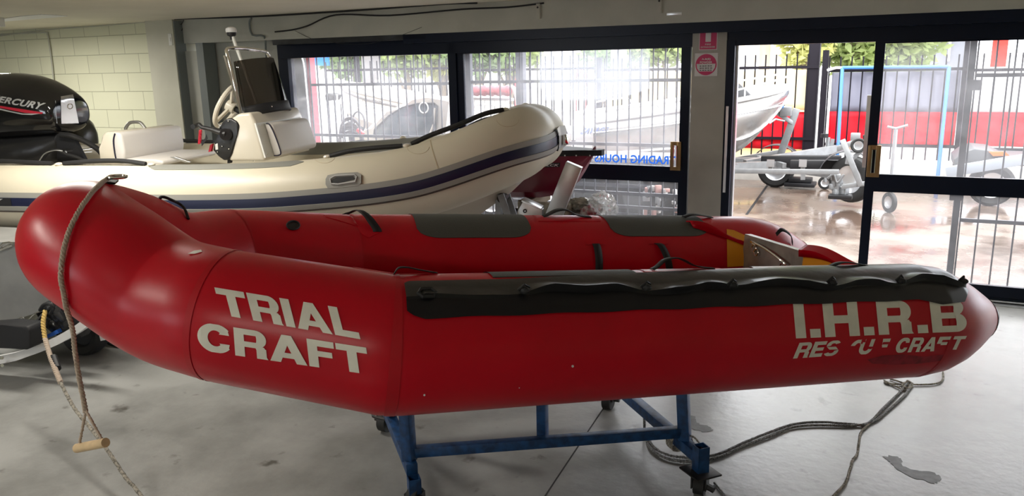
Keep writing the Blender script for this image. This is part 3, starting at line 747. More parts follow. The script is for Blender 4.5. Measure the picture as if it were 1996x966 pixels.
def lettering(txt, quad, name, gap=.10, shear=0, nx=None, tree=TB, drop=None):
    bm = block_bm(txt, gap, shear); slice_bm(bm, nx or 9*len(txt), 10)
    if drop:
        bad = [f for f in bm.faces if drop(f.calc_center_median())]; bmesh.ops.delete(bm, geom=bad, context='FACES')
    bmesh.ops.remove_doubles(bm, verts=bm.verts, dist=1e-6)
    pos = {}
    for v in bm.verts: pos[v] = cast(tree, *bil(quad, v.co.x, v.co.y), .0016+v.co.z)
    bad = [v for v in pos if pos[v] is None]
    for v in pos:
        if pos[v] is not None: v.co = pos[v]
    if bad: bmesh.ops.delete(bm, geom=bad, context='VERTS')
    b = MB(); b.bm.free(); b.bm = bm
    return b.build(name, LET, IRB, smooth=0)
lettering('TRIAL', [(418, 560), (688, 604), (703, 661), (432, 613)], 'lettering', .08)
lettering('CRAFT', [(384, 626), (714, 677), (722, 729), (387, 681)], 'lettering', .06)
lettering('I.H.R.B', [(1545, 591), (1878, 583), (1885, 645), (1551, 659)], 'lettering', .12)
lettering('RES', [(1550, 668), (1642, 662), (1637, 691), (1545, 698)], 'lettering', .08, .28)
lettering('C', [(1655, 662), (1690, 661), (1684, 690), (1650, 691)], 'lettering', .05, .28, 12, drop=lambda c: c.y < .60 or c.x > .70)
lettering('U', [(1674, 661), (1706, 660), (1702, 689), (1670, 690)], 'lettering', .05, .28, 12, drop=lambda c: (c.x < .40 and c.y > .75) or (.55 < c.x and .35 < c.y < .5))
lettering('E', [(1710, 660), (1736, 659), (1732, 687), (1706, 688)], 'lettering', .05, .28, 12, drop=lambda c: c.y < .40 or c.x < .40)
lettering('CRA', [(1746, 658), (1832, 656), (1826, 683), (1741, 687)], 'lettering', .08, .28)
lettering('F', [(1824, 656), (1854, 655), (1849, 682), (1819, 683)], 'lettering', .05, .28, 12, drop=lambda c: c.y < .55 and c.x < .38)
lettering('T', [(1853, 655), (1884, 654), (1878, 680), (1848, 681)], 'lettering', .05, .28)
# hull floor, transom
def IPoly(pts, d, name, m, bev=0):
    q = MB(); q.prism([IB(*p) for p in pts], Vector(IX)*d, bev); return q.build(name, m, IRB)
G = []
for i in range(13):
    x = -.50+2.36*i/12; hw = IW if x > 0 else IW*(1+x/.62*.75)
    G.append([IB(x, y, -.12-.07*(1-abs(y)/max(hw, .05))+.14*max(0, -x)) for y in np.linspace(-hw, hw, 9)])
MB().grid(G).build('fabric_floor', mat('dark_floor_fabric', (.03, .03, .032), .6), IRB, solid=.02)
tr = IPoly([(1.86, .355, -.17), (1.86, .355, .165), (1.86, -.07, .17), (1.86, -.36, .17), (1.86, -.355, -.17)], .035, 'transom', ALUM)
IPoly([(1.852, -.09, .165), (1.852, -.09, -.15), (1.852, -.345, -.15), (1.852, -.38, .15), (1.852, -.2, .172)], .006, 'transom_panel', YEL)
G = []
for i in range(15):
    t = i/14; y = -.075-.36*t
    G.append([IB(1.845-.0*t, y, .150+.02*math.sin(t*3.1)), IB(1.84, y, .178+.012*math.sin(t*5)), IB(1.87, y, .196+.012*math.sin(t*5)), IB(1.92, y, .172+.01*math.sin(t*5))])
MB().grid(G).build('transom_edging', RED, IRB, solid=.006)
MB().tube(crv([IB(1.85, .25, .13), IB(1.84, .27, .145), IB(1.835, .15, .135), IB(1.835, .02, .105), IB(1.85, 0, .08)], 5), .005, 8).build('transom_rod', CHR, tr)
for y, z in ((.26, .115), (.24, .10), (.04, .075), (-.02, .08)):
    q = MB(); q.tube([IB(1.852, y+.016*math.cos(a), z+.016*math.sin(a)) for a in np.linspace(0, 2*math.pi, 11)[:-1]], .003, 6, closed=True); q.build('clip_ring', CHR, tr)
patch_px(TB, [(1416, 447), (1430, 449), (1450, 458), (1461, 462), (1464, 517), (1417, 520)], 'side_panel', YEL, IRB, .003, 8, 8)
G = []
for i in range(17):
    t = i/16; x = 1.60+.26*t
    a_ = IT.at(sF(x), -22-34*t, .004); b_ = IT.at(sF(x+.02), -34-28*t, .003)
    c_ = a_.lerp(b_, .5)+Vector((0, 0, .016+.012*math.sin(t*6)))
    G.append([a_, c_, b_])
MB().grid(G).build('corner_gusset', RED, IRB, solid=.005)
# tow ring on the bow
dr = next(c for c in (cast(TB, 212, y, .004) for y in range(348, 380)) if c); dq = Vector(_R); up_ = Vector(IZ)
MB().bar(dr-Vector(IY)*.03, dr+Vector(IY)*.05, .045, .006, up=up_).build('tow_strap', BLKF, IRB)
rc = dr+Vector(_R)*.028+up_*.018
MB().tube([rc+Vector(_R)*.030*math.cos(a)+(Vector(_F)*.018+up_*.006)*math.sin(a) for a in np.linspace(0, 2*math.pi, 17)[:-1]], .005, 8, closed=True).build('tow_ring', CHR, IRB)
# ------------------------------------------------------------------ rope with wooden toggle hanging from the bow
rope = thing('tow_rope', dr, 'tan rope over the red bow ending in a loop with a wooden toggle', 'rope')
pp = [dr+Vector(_R)*.015+up_*.02]
for x, y in ((205, 356), (186, 374), (166, 400), (148, 432), (135, 466), (127, 505), (125, 540), (131, 572), (136, 598)):
    c_ = cast(TB, x, y, .011)
    if c_: pp.append(c_)
pl = pp[-1]; nrm = _F*[1, 1, 0]
PF = lambda x, y, o=0.0: PP(x, y, np.array(pl)-nrm*o, nrm)
for x, y in ((141, 640), (147, 690), (154, 735), (162, 775), (167, 803)): pp.append(PF(x, y, .0))
pc = crv(pp, 8)
def twisted(pts, r, name, m, parent, strands=3, pitch=.035):
    """a laid rope: strands wound round the path"""
    pts = [Vector(p) for p in pts]; res = [pts[0]]
    for a, b in zip(pts, pts[1:]):
        n = max(1, int((b-a).length/.007)); res += [a.lerp(b, (k+1)/n) for k in range(n)]
    q = MB(); d = [0]
    for a, b in zip(res, res[1:]): d.append(d[-1]+(b-a).length)
    for s_ in range(strands):
        o = []
        for i, p in enumerate(res):
            t = (res[min(i+1, len(res)-1)]-res[max(i-1, 0)]); N, U = frame_of(t); a = 2*math.pi*(d[i]/pitch+s_/strands)
            o.append(p+(N*math.cos(a)+U*math.sin(a))*r*.48)
        q.tube(o, r*.56, 6)
    return q.build(name, m, parent, smooth=60)
twisted(pc, .0085, 'rope', ROPE, rope)
e = pp[-1]; tl, trr = PF(154, 872, .0), PF(203, 862, .05)
q = [e, PF(160, 838), PF(155, 862)]
twisted(crv(q, 5), .0055, 'rope_loop', ROPE, rope, 3, .022)
q = [e+Vector((0, 0, .01)), PF(183, 828, .03), PF(200, 858, .05)]
twisted(crv(q, 5), .0055, 'rope_loop', ROPE, rope, 3, .022)
MB().cyl(PF(150, 873, -.01), PF(206, 862, .06), .0145, seg=20).build('wooden_toggle', WOOD, rope, label='turned pine toggle')
# second rope from the trailer bracket down to the floor
rope2 = thing('mooring_rope', PZ(275, 966), 'pale flecked rope from the dark trailer bracket down to the floor', 'rope')
A = PP(90, 612, (-2.75, 3.1, .7), nrm); B_ = PZ(290, 985, .01)
pts = []
for (x, y, t) in ((88, 605, 0), (84, 630, .05), (88, 660, .1), (100, 700, .22), (118, 745, .38), (145, 795, .52), (180, 838, .68), (215, 885, .82), (245, 930, .92), (275, 966, 1)):
    w0 = A.lerp(B_, t); pts.append(PP(x, y, w0, nrm))
twisted(crv(pts[2:5], 6), .013, 'spliced_eye', ROPE, rope2, 3, .05)
twisted(crv(pts[:3], 4), .012, 'yellow_splice', mat('yellow_thread', (.55, .38, .12), .8), rope2, 3, .05)
MB().tube([PP(104, 695, A.lerp(B_, .2), nrm), PP(112, 718, A.lerp(B_, .27), nrm)], .018, 12).build('tape_wrap', BLKM, rope2)
twisted(crv(pts[4:]+[PZ(330, 1060, .012)], 6), .009, 'rope', ROPEG, rope2, 3, .03)

# ------------------------------------------------------------------ the blue stand
SA = np.array([-1.25, 3.67]); SBp = np.array([-2.17, 2.99]); SD = np.array([.69, -.72])
def S(base, L, z, k=0.0): q = base+SD*L+(SA-SBp)*k; return Vector((q[0], q[1], z))
ST = thing('boat_stand', S(SBp, .45, 0, .5), 'blue painted square tube stand on castors under the red boat', 'stand')
up = Vector((0, 0, 1)); tw = .048
def bars(lst, name, m=BLUS):
    for a, b_, w_ in lst: MB().bar(a, b_, w_, w_, bev=.003).build(name, m, ST)
bars([(S(SA, 0, .16), S(SA, .90, .16), tw), (S(SBp, 0, .145), S(SBp, .70, .145), tw)], 'base_beam')
bars([(S(SA, .77, .18), S(SA, .72, .55), tw), (S(SBp, .65, .16), S(SBp, .60, .66), tw), (S(SA, .06, .18), S(SA, .1, .55), tw), (S(SBp, .06, .18), S(SBp, .1, .66), tw)], 'upright')
bars([(S(SBp, .63, .19), S(SA, .76, .215), .042), (S(SBp, .08, .19), S(SA, .08, .215), .042)], 'side_rail')
bars([(S(SBp, .61, .64), S(SA, .73, .55), tw), (S(SBp, .1, .64), S(SA, .1, .55), tw)], 'top_rail')
bars([(S(SBp, .1, .66), S(SBp, .62, .66), tw), (S(SA, .1, .57), S(SA, .73, .57), tw)], 'bearer')
bars([(S(SBp, .635, .20, .5), S(SBp, .63, .60, .5), tw*.85)], 'middle_upright')
bars([(S(SBp, .20, .17), S(SBp, .60, .50), .03), (S(SA, .73, .50), S(SA, .73, .545, -.09), .03)], 'brace')
q = MB(); q.prism([S(SA, .735, .54, -.10), S(SA, .735, .54), S(SA, .745, .42)], Vector((SD[0], SD[1], 0))*.01); q.build('gusset', BLUS, ST, smooth=0)
def post(base, L, z0, z1_, name='corner_post'):
    c = S(base, L, 0); h = tw/2*1.05; a = math.atan2(SD[1], SD[0])
    q = MB()
    M = Matrix.Translation((c.x, c.y, 0)) @ Matrix.Rotation(a, 4, 'Z')
    t_ = .004
    for sx_, sy_, wx, wy in ((h-t_/2, 0, t_, 2*h), (-h+t_/2, 0, t_, 2*h), (0, h-t_/2, 2*h, t_), (0, -h+t_/2, 2*h, t_)):
        q.box(None, (wx, wy, z1_-z0), M=M @ Matrix.Translation((sx_, sy_, (z0+z1_)/2)))
    return q.build(name, BLUS, ST, smooth=0)
post(SA, .90, .10, .215); post(SBp, .73, .06, .125)
c = S(SA, .90, 0); MB().box((c.x, c.y, .100), (.13, .12, .009), rot=math.atan2(SD[1], SD[0])+.1, bev=.003).build('corner_plate', DKST, ST, label='greasy black steel plate')
def castor(base, L):
    c = S(base, L, 0); q = MB()
    q.cyl((c.x, c.y, .09), (c.x, c.y, .125), .03); q.bb((c.x-.032, c.y-.03, .05), (c.x-.026, c.y+.03, .10)); q.bb((c.x+.026, c.y-.03, .05), (c.x+.032, c.y+.03, .10))
    q.cyl((c.x-.06, c.y, .055), (c.x+.06, c.y, .055), .012, seg=8); q.tube(crv([Vector((c.x-.06, c.y+.02, .10)), Vector((c.x-.05, c.y-.03, .08)), Vector((c.x+.05, c.y-.03, .08)), Vector((c.x+.06, c.y+.02, .10))], 4), .008, 6)
    o = q.build('castor', DKST, ST)
    MB().cyl((c.x-.022, c.y, .05), (c.x+.022, c.y, .05), .05, seg=28).build('castor_wheel', TYRE, o)
castor(SA, 0); castor(SBp, 0)
for base_, L_, zt in ((SA, .90, .095), (SBp, .73, .06)):
    c = S(base_, L_, 0); q = MB(); q.bb((c.x-.032, c.y-.03, .03), (c.x-.026, c.y+.03, zt)); q.bb((c.x+.026, c.y-.03, .03), (c.x+.032, c.y+.03, zt)); q.cyl((c.x, c.y, zt-.012), (c.x, c.y, zt), .032)
    o = q.build('castor', DKST, ST); MB().cyl((c.x-.022, c.y, .04), (c.x+.022, c.y, .04), .04, seg=28).build('castor_wheel', TYRE, o)
    MB().cyl((c.x+.03, c.y-.01, .045), (c.x+.062, c.y-.02, .04), .014, seg=6).build('axle_nut', DKST, o)
p_ = S(SA, .90, .0); MB().bb((p_.x-.022, p_.y-.024, .05), (p_.x+.022, p_.y-.018, .095)).build('post_foot', BLUS, ST, smooth=0)
# ------------------------------------------------------------------ ropes on the floor
def frope(px, r, name, m, label, parent=None, n=8, z=None):
    P = [PZ(x, y, r+.001) if len(k) == 0 else PZ(x, y, k[0]) for x, y, *k in px]
    o = twisted(crv(P, n), r, name, m, parent, 3, r*3.4)
    if parent is None: tag(o, label, 'rope', 'ropes lying on the floor')
    return o
FRp = thing('dock_line', PZ(1500, 850), 'doubled grey flecked rope coiled on the floor from the stand to under the stern', 'rope')
base = [(1256, 800, .15), (1257, 840), (1268, 873), (1300, 893), (1345, 899), (1400, 890), (1450, 868), (1500, 850), (1545, 832), (1600, 828), (1660, 829), (1700, 822), (1730, 800), (1765, 768), (1776, 748)]
frope(base, .0075, 'rope_strand', ROPED, '', FRp)
b2_ = [(1259, 838), (1272, 868), (1303, 886), (1350, 891), (1400, 884), (1455, 860), (1500, 842), (1548, 826), (1600, 822), (1660, 826), (1690, 826), (1722, 795), (1750, 768), (1770, 745)]
frope(b2_, .0075, 'rope_strand', ROPED, '', FRp)
frope([(1724, 741), (1728, 746), (1745, 748), (1800, 749), (1828, 746), (1838, 738), (1838, 724)], .006, 'rope_loop', ROPEG, '', FRp)
frope([(1735, 738), (1755, 744), (1772, 752), (1765, 760), (1745, 752), (1727, 743)], .006, 'rope_loop', ROPEG, '', FRp)
frope([(1768, 742), (1778, 748), (1770, 757), (1760, 750), (1768, 744)], .009, 'rope_knot', ROPEG, '', FRp, 5)
frope([(1695, 825), (1678, 842), (1674, 862), (1671, 884), (1662, 896), (1655, 920), (1645, 945), (1622, 968), (1600, 995)], .0065, 'rope_tail', ROPEG, 'single pale rope', FRp)
hz_ = thing('lashing_rope', S(SA, .8, .2), 'pale rope lashed round the lower beam of the blue stand', 'rope')
P = [PP(1312, 843, S(SA, .77, .2), nrm), PP(1330, 850, S(SA, .77, .2), nrm), PP(1338, 848, S(SA, .75, .2), nrm), PP(1352, 851, S(SA, .8, .2), nrm), PP(1364, 865, S(SA, .85, .2), nrm), PP(1369, 880, S(SA, .9, .15), nrm)]
twisted(crv(P, 5), .005, 'rope', ROPEG, hz_, 3, .02)
for k in range(4): twisted(crv([S(SA, .70+.015*k, .190), S(SA, .70+.015*k, .190)+Vector((.03, .03, -.01)), S(SA, .705+.015*k, .13)+Vector((.03, .03, 0)), S(SA, .705+.015*k, .13)-Vector((.03, .03, 0)), S(SA, .70+.015*k, .190)-Vector((.03, .03, 0)), S(SA, .70+.015*k, .192)], 4), .005, 'rope_turn', ROPEG, hz_, 3, .02)
frope([(1392, 940), (1405, 955), (1430, 985)], .005, 'short_rope', ROPED, 'thin dark rope end beside the near stand castor')
# ================================================================== the cream RIB with console
RX, RY, RZ = basis(12.5065, .3893); RO = np.array([-3.6592, 4.4554, .9602]); RW = .7061
def RB(x, y, z): return Vector(RO+x*RX+y*RY+z*RZ)
def RP(px, py, y=0.0): return PP(px, py, RO+RY*y, RY)
XS = -2.75
RIB = thing('rigid_inflatable_boat', RB(0, 0, -.5), 'cream rigid inflatable boat with navy stripe and steering console behind the red boat', 'inflatable boat')
K = [(-.4, -RW, 0), (.2451, -.6707, .0239), (.9164, -.5643, .0976), (1.4352, -.3524, .2726), (1.4769, 0, .3071)]
K += [(x, -y, z) for x, y, z in K[:-1][::-1]]
Ka = [(-1.2, -RW, 0)]+K+[(-1.2, RW, 0)]
arc = cr(Ka, 14)
st = [(x, -RW, 0) for x in (-3.05, -3.02, -2.96, -2.88)] + [(x, -RW, 0) for x in np.linspace(XS, -1.25, 12)]
P_ = st + [tuple(q) for q in arc] + [(x, -y, z) for x, y, z in st[::-1]]
R_ = np.full(len(P_), .22); R_[:4] = [.02, .09, .15, .20]; R_[-4:] = [.20, .15, .09, .02]
RT = Tube(P_, R_, (RO, RX, RY, RZ)); RT.sgn = 1
LR = RT.s[-1]; rN = lambda x: x+3.05; rF = lambda x: LR-(x+3.05)
rtube = RT.mesh('buoyancy_tube', CREAM, RIB); RTB = bvh_of(rtube)
e0, e1 = .25, LR-.25
RT.band(e0, e1, 74, 82.5, .010, 'upper_rubber_strip', RGRY, RIB, n=260, k=2)
RT.band(e0, e1, 82.5, 96, .014, 'navy_strip', NAVY, RIB, n=260, k=3)
RT.band(e0, e1, 96, 103, .020, 'lower_rubber_strip', RGRY, RIB, n=260, k=3)
RT.band(e0, e1, 104.5, 106.5, .012, 'dark_piping', mat('brown_piping', (.08, .06, .05), .5), RIB, n=260, k=1)
sNose = RT.s[np.argmin(abs(RT.P[:, 1]) + (RT.P[:, 0] < 1)*9)]
RT.band(sNose-.16, sNose+.16, 72, 106, .026, 'bow_rub_plate', mat('light_grey_rubber', (.45, .45, .44), .35), RIB, n=12, k=6)
# seams and pads
for q in (rN(1.05)+.05, LR-rN(1.05)-.05): RT.band(q-.003, q+.003, 0, 74, .0012, 'seam', mat('seam_shadowless_tan', (.50, .42, .28), .5), RIB, n=1, k=30, skirt=False)
def rpad(f, x0, x1, t0, t1, m, name='tube_pad', c=.06, n=30):
    def a(ss):
        x = (ss-3.05) if f is rN else (LR-ss-3.05)
        e = max(0, min((x-x0)/c, (x1-x)/c, 1)); return t1-(t1-t0)*(1-.5*(1-e))
    def b_(ss):
        x = (ss-3.05) if f is rN else (LR-ss-3.05)
        e = max(0, min((x-x0)/c, (x1-x)/c, 1)); return t1-(t1-t0)*.45*(1-e)
    return RT.band(f(x0), f(x1), a, b_, .003, name, m, RIB, n=n, k=5)
rpad(rN, -.80, .27, 2, 26, TGRY); rpad(rF, -.6, .62, -50, -8, TGRY); rpad(rF, .80, 1.02, -40, -22, TGRY)
# recessed handle on the near tube side
hp = [(636, 350), (640, 343), (660, 339), (698, 337), (705, 341), (705, 357), (700, 362), (655, 367), (640, 367), (636, 360)]
hh = patch_px(RTB, hp, 'carry_handle', RGRY, RIB, .012, 12, 6)
hi = [cast(RTB, x, y, .016) for x, y in ((645, 350), (655, 345), (692, 342), (697, 346), (694, 355), (660, 360), (648, 359))]
MB().tube(hi, .005, 8, closed=True).build('handle_rim', mat('light_grey_rubber', (.45, .45, .44), .35), hh)
patch_px(RTB, [(648, 352), (657, 347), (690, 345), (694, 350), (658, 359), (648, 358)], 'handle_recess', BLKM, hh, .014, 8, 4)
# black grab line along the tube tops
def grab(f, xs, th, lift=.018, r=.015, name='grab_line'):
    ps = [RT.at(f(x), th(x) if callable(th) else th, lift+(.01 if 0 < i < len(xs)-1 else -.008)) for i, x in enumerate(xs)]
    MB().tube(crv(ps, 5), r, 8).build(name, BLKF, RIB)
g1 = lambda x: 8
grab(rN, [-2.6, -2.3, -2.0, -1.55], g1); grab(rN, [-1.46, -1.2, -1.0, -.84], g1)
grab(rN, [.42, .55, .7, .9], lambda x: -2); grab(rN, [.96, 1.1, 1.3, 1.48, 1.60], lambda x: -12)
grab(rF, [-2.2, -1.8, -1.3], 0); grab(rF, [-.9, -.7, -.5], -5); grab(rF, [1.0, 1.15, 1.3], -5)
for f in (rN, rF):
    for x in (-2.62, -1.5, -.80, .40, .93, 1.62):
        th = 8 if x < 0 else (-2 if x < .95 else -12)
        q = MB(); q.sphere(RT.at(f(x), th, .006), .026, (1, 1, .5), 12); q.build('line_fastener', CREAML, RIB)
for (cx_, cy_) in ((632, 303), (815, 285), (990, 232)):
    pts = [cast(RTB, cx_+22*math.cos(a), cy_+(9+6)*math.sin(a), .001) for a in np.linspace(.1, 3.0, 14)]
    pts = [p for p in pts if p]
    if len(pts) > 4: MB().tube(pts, .0012, 5).build('patch_outline', mat('seam_shadowless_tan', (.50, .42, .28), .5), RIB)
# hull
secs = []
for x, zk, yc, zc, yt, zt in [(-2.55, -.46, .52, -.26, .60, .0), (-1.5, -.47, .53, -.26, .62, .0), (-.4, -.45, .53, -.24, .62, .0), (.3, -.41, .50, -.18, .58, .03), (.8, -.33, .42, -.09, .50, .08), (1.15, -.21, .30, .0, .38, .16), (1.38, -.05, .17, .10, .24, .24), (1.52, .08, .07, .18, .12, .28), (1.60, .16, .02, .22, .05, .30)]:
    secs.append([RB(x, 0, zk), RB(x, -yc, zc), RB(x, -yc-.015, zc+.02), RB(x, -yt, zt), RB(x, yt, zt), RB(x, yc+.015, zc+.02), RB(x, yc, zc)])
q = MB(); q.loft(secs); q.build('fibreglass_hull', CREAML, RIB, smooth=25)
q = MB(); G = [[RB(x, y, -.02) for y in (-.62, 0, .62)] for x in (-2.5, -1, .5)] + [[RB(1.0, y, .06) for y in (-.45, 0, .45)]]
q.grid(G); q.build('deck', CREAML, RIB, smooth=0)
def rprism(px, y0, wd, name, m, parent, bev=.0, smooth=35, label=None):
    return MB().prism([RP(x, y, y0) for x, y in px], Vector(RY)*wd, bev).build(name, m, parent, smooth=smooth, label=label)
# --- steering console
con = rprism([(446, 314), (441, 285), (438, 252), (449, 231), (464, 221), (488, 219), (498, 240), (517, 314)], -.33, .66, 'steering_console', CREAML, RIB, .02)
fA, fB = RP(489, 219, -.33), RP(517, 314, -.33)
def fpt(t, d, y): return fA+(fB-fA)*t+Vector(RX)*d+Vector(RY)*y
MB().prism([fpt(.22, .0, 0), fpt(.22, .012, 0), fpt(.93, .012, 0), fpt(.93, 0, 0)], Vector(RY)*.62).build('cushion_frame', WHTP, con, smooth=0)
for t_ in (.27, .86): MB().sphere(fpt(t_, .014, .03), .006).build('screw', CHR, con)
cu = MB().prism([fpt(.24, .012, .10), fpt(.24, .055, .10), fpt(.30, .075, .10), fpt(.84, .085, .10), fpt(.92, .065, .10), fpt(.92, .012, .10)], Vector(RY)*.52, .018).build('console_cushion', WHV, con)
MB().tube(crv([fpt(.25, .03, .096), fpt(.27, .055, .094), fpt(.5, .074, .092), fpt(.84, .080, .092), fpt(.91, .055, .094), fpt(.92, .02, .096)], 5), .0045, 6).build('piping', mat('navy_piping', (.01, .008, .03), .5), cu)
# compass
cp = rprism([(536, 212), (552, 210), (558, 228), (551, 232), (540, 230)], .16, .12, 'compass', BLKR, con, .006)
MB().sphere(RP(547, 219, .158), .022, (1, .5, 1)).build('compass_dome', mat('compass_glass', (.12, .13, .14), .05), cp)
# smoked windscreen, curved round the front
wsb = [(473, 222, .24), (470, 220, 0), (473, 222, -.24)]
def wpt(u, v):  # u across the boat -1..1 , v up 0..1 ; bends forward in the middle
    y = .245*math.sin(u*1.45)/math.sin(1.45)
    fx = .20*math.cos(u*1.45)-.045
    base = np.array([-.33+fx-.07, y, .50+.04*math.cos(u*1.4)]); top = np.array([-.44+fx*.80-.015, y*.84, .875-.012*u*u*2])
    q = base+(top-base)*v; return RB(*q)
G = [[wpt(-1+2*i/24, j/8) for j in range(9)] for i in range(25)]
MB().grid(G).build('windscreen', SMOKE, con, solid=.004)
G = [[wpt(-1+2*i/24, -.08+.20*j/3) for j in range(4)] for i in range(25)]
MB().grid(G).build('windscreen_base_band', BLKM, con, solid=.009)
for u in (-1, -.35, .35): MB().sphere(wpt(u*.96, .03)-Vector(RY)*.006, .008).build('screw', CHR, con)
# wheel
wc = RP(446, 205, -.04); ax_ = (Vector(RX)*-.72+Vector((0, 0, 1))*.42+Vector(RY)*-.10).normalized()
n_, u_ = frame_of(ax_); q = MB()
q.tube([wc+(n_*math.cos(a)+u_*math.sin(a))*.165 for a in np.linspace(0, 2*math.pi, 33)[:-1]], .017, 10, closed=True)
for a in (math.pi/2+.4, math.pi/2+.4+2.09, math.pi/2+.4+4.19): q.bar(wc-ax_*.02, wc+(n_*math.cos(a)+u_*math.sin(a))*.16, .035, .014, up=ax_)
q.cyl(wc-ax_*.05, wc+ax_*.01, .04); wh = q.build('steering_wheel', CREAML, con)
MB().cyl(wc-ax_*.03, wc-ax_*.16, .02).build('wheel_shaft', BLKM, con)
# throttle box on the near side
tb = rprism([(425, 252), (432, 238), (440, 231), (450, 230), (462, 237), (466, 246), (462, 262), (452, 300), (446, 311), (436, 313), (425, 305), (414, 292), (420, 272)], -.34, .085, 'throttle_box', BLKR, con, .012)
rprism([(443, 300), (452, 300), (448, 318), (443, 318)], -.32, .03, 'throttle_cable', BLKM, tb, .002)
MB().tube([RP(440, 261, -.36), RP(412, 252, -.37), RP(394, 248, -.375), RP(388, 243, -.375)], [.022, .016, .014, .016], 10).build('throttle_lever', BLKR, tb)
MB().cyl(RP(376, 247, -.40), RP(388, 243, -.32), .017).build('lever_grip', BLKR, tb)
MB().cyl(RP(440, 262, -.37), RP(440, 262, -.34), .04, seg=24).build('lever_hub', BLKR, tb)
for x, y in ((428, 248), (445, 236), (433, 285), (446, 290), (424, 296)): MB().sphere(RP(x, y, -.345), .005).build('screw', CHR, tb)
rprism([(419, 281), (424, 279), (425, 291), (420, 292)], -.345, .006, 'box_label', WHTP, tb)
P = []; a0 = RP(391, 253, -.40); a1 = RP(389, 280, -.40)
for k in range(80):
    t = k/79; c_ = a0.lerp(a1, t); P.append(c_+Vector((math.cos(k*1.1)*.012, math.sin(k*1.1)*.006, 0)))
MB().tube(P, .003, 5).build('kill_switch_lanyard', mat('red_lanyard', (.45, .01, .03), .5), tb)
rprism([(392, 276), (399, 270), (402, 262), (404, 270), (393, 285)], -.405, .004, 'kill_switch_clip', BLKM, tb)
rprism([(409, 283), (414, 280), (411, 295), (406, 296)], -.36, .02, 'red_switch', mat('red_lanyard', (.45, .01, .03), .5), tb)
# stainless hoop around the windscreen
hoop = [RP(497, 314, -.29), RP(478, 250, -.29), RP(456, 160, -.29), RP(443, 106, -.27), RP(442, 98, -.25), RP(449, 94, -.21)]
hoop += [RP(480, 95, -.05), RP(515, 100, .18), RP(521, 104, .23), RP(526, 114, .26), RP(540, 160, .28), RP(562, 232, .29), RP(580, 290, .29)]
MB().tube(crv(hoop, 6), .0125, 12).build('stainless_hoop', CHR, con)
MB().tube(crv([RP(437, 108, -.30), RP(446, 140, -.30), RP(470, 222, -.30), RP(490, 300, -.30)], 6), .009, 10).build('hoop_brace', CHR, con)
for x, y in ((483, 240),): MB().cyl(RP(x, y, -.30), RP(x+8, y-1, -.24), .010).build('hoop_clamp', CHR, con)
# light pole
lp = MB().tube([RP(453, 70, 0), RP(462, 95, 0), RP(478, 140, 0), RP(500, 200, 0)], .012, 10).build('light_pole', WHTP, con)
tp = RP(451, 63, 0)
MB().lathe([(.012, -.05), (.014, -.03), (.03, -.02), (.032, 0)], Matrix.Translation(tp)).build('light_base', BLKM, lp)
MB().lathe([(.036, 0), (.038, .015), (.034, .028), (.018, .036), (.001, .038)], Matrix.Translation(tp)).build('light_lens', WHT, lp)
# --- helm seat
seat = rprism([(193, 320), (193, 290), (197, 264), (204, 257), (226, 256), (234, 320)], -.33, .66, 'helm_seat', CREAML, RIB, .02)
sc_ = rprism([(222, 314), (219, 262), (226, 257), (236, 262), (243, 298), (242, 314)], -.335, .68, 'seat_cushion', WHV, seat, .02)
rprism([(240, 322), (240, 309), (300, 310), (318, 314), (318, 322)], -.32, .64, 'seat_base', WHV, seat, .015)
MB().tube(crv([RP(224, 260, -.338), RP(221, 275, -.34), RP(224, 300, -.34), RP(227, 313, -.338)], 5), .005, 6).build('piping', mat('navy_piping', (.01, .008, .03), .5), sc_)
MB().tube(crv([RP(244, 258, 0), RP(246, 248, 0), RP(252, 240, 0), RP(260, 238, 0), RP(270, 238, 0), RP(276, 241, 0), RP(283, 250, 0)], 4), .012, 10).build('grab_rail', ALU, seat)
rprism([(330, 306), (340, 305), (372, 316), (362, 318)], -.50, .02, 'folding_arm', ALU, RIB, .003)
# stern fittings in front of the motor
# --- outboard motor
OM = thing('outboard_motor', RP(60, 300, 0), 'big gloss black outboard motor on the stern of the cream boat', 'outboard motor')
def shell(stations, y0, name, m, parent, n=40, top=2.6):
    """cowling: stations (px_x, px_top, px_bottom, halfwidth) on the centre plane, superellipse sections"""
    rings = []
    for (x, yt, yb, hw) in stations:
        a = RP(x, yt, 0); b = RP(x, yb, 0); c_ = (a+b)/2; h = (a.z-b.z)/2; r = []
        for k in range(n):
            t = 2*math.pi*k/n; cx_ = math.copysign(abs(math.cos(t))**(2/top), math.cos(t)); cz_ = math.copysign(abs(math.sin(t))**(2/top), math.sin(t))
            wtop = 1-.22*max(0, cz_)**2
            r.append(c_+Vector(RY)*cx_*hw*wtop+Vector((0, 0, 1))*cz_*h)
        rings.append(r)
    q = MB(); q.loft(rings); return q.build(name, m, parent, smooth=50)
cowl = shell([(-70, 190, 255, .10), (-66, 172, 262, .15), (-50, 158, 268, .19), (-20, 147, 270, .215), (20, 142, 268, .225), (50, 142, 266, .225), (80, 147, 264, .225), (100, 154, 262, .222), (116, 163, 260, .215), (127, 171, 258, .21), (134, 178, 256, .203), (138, 184, 252, .19), (139.5, 190, 246, .17)], 0, 'cowling', MERB, OM)
CB = bvh_of(cowl)
lower = shell([(-66, 262, 330, .12), (-40, 262, 345, .16), (40, 262, 340, .17), (90, 258, 325, .15), (112, 256, 310, .12), (124, 258, 290, .09)], 0, 'lower_cowling', BLKR, OM)
q = MB(); q.tube([RP(20, 330, 0), RP(20, 420, 0), RP(20, 520, 0)], [.10, .08, .07], 16); q.build('midsection', BLKR, OM)
q = MB(); 
for s_ in (-.12, .12): q.prism([RP(110, 262, s_), RP(140, 262, s_), RP(175, 330, s_), RP(150, 350, s_), RP(112, 330, s_)], Vector(RY)*.03)
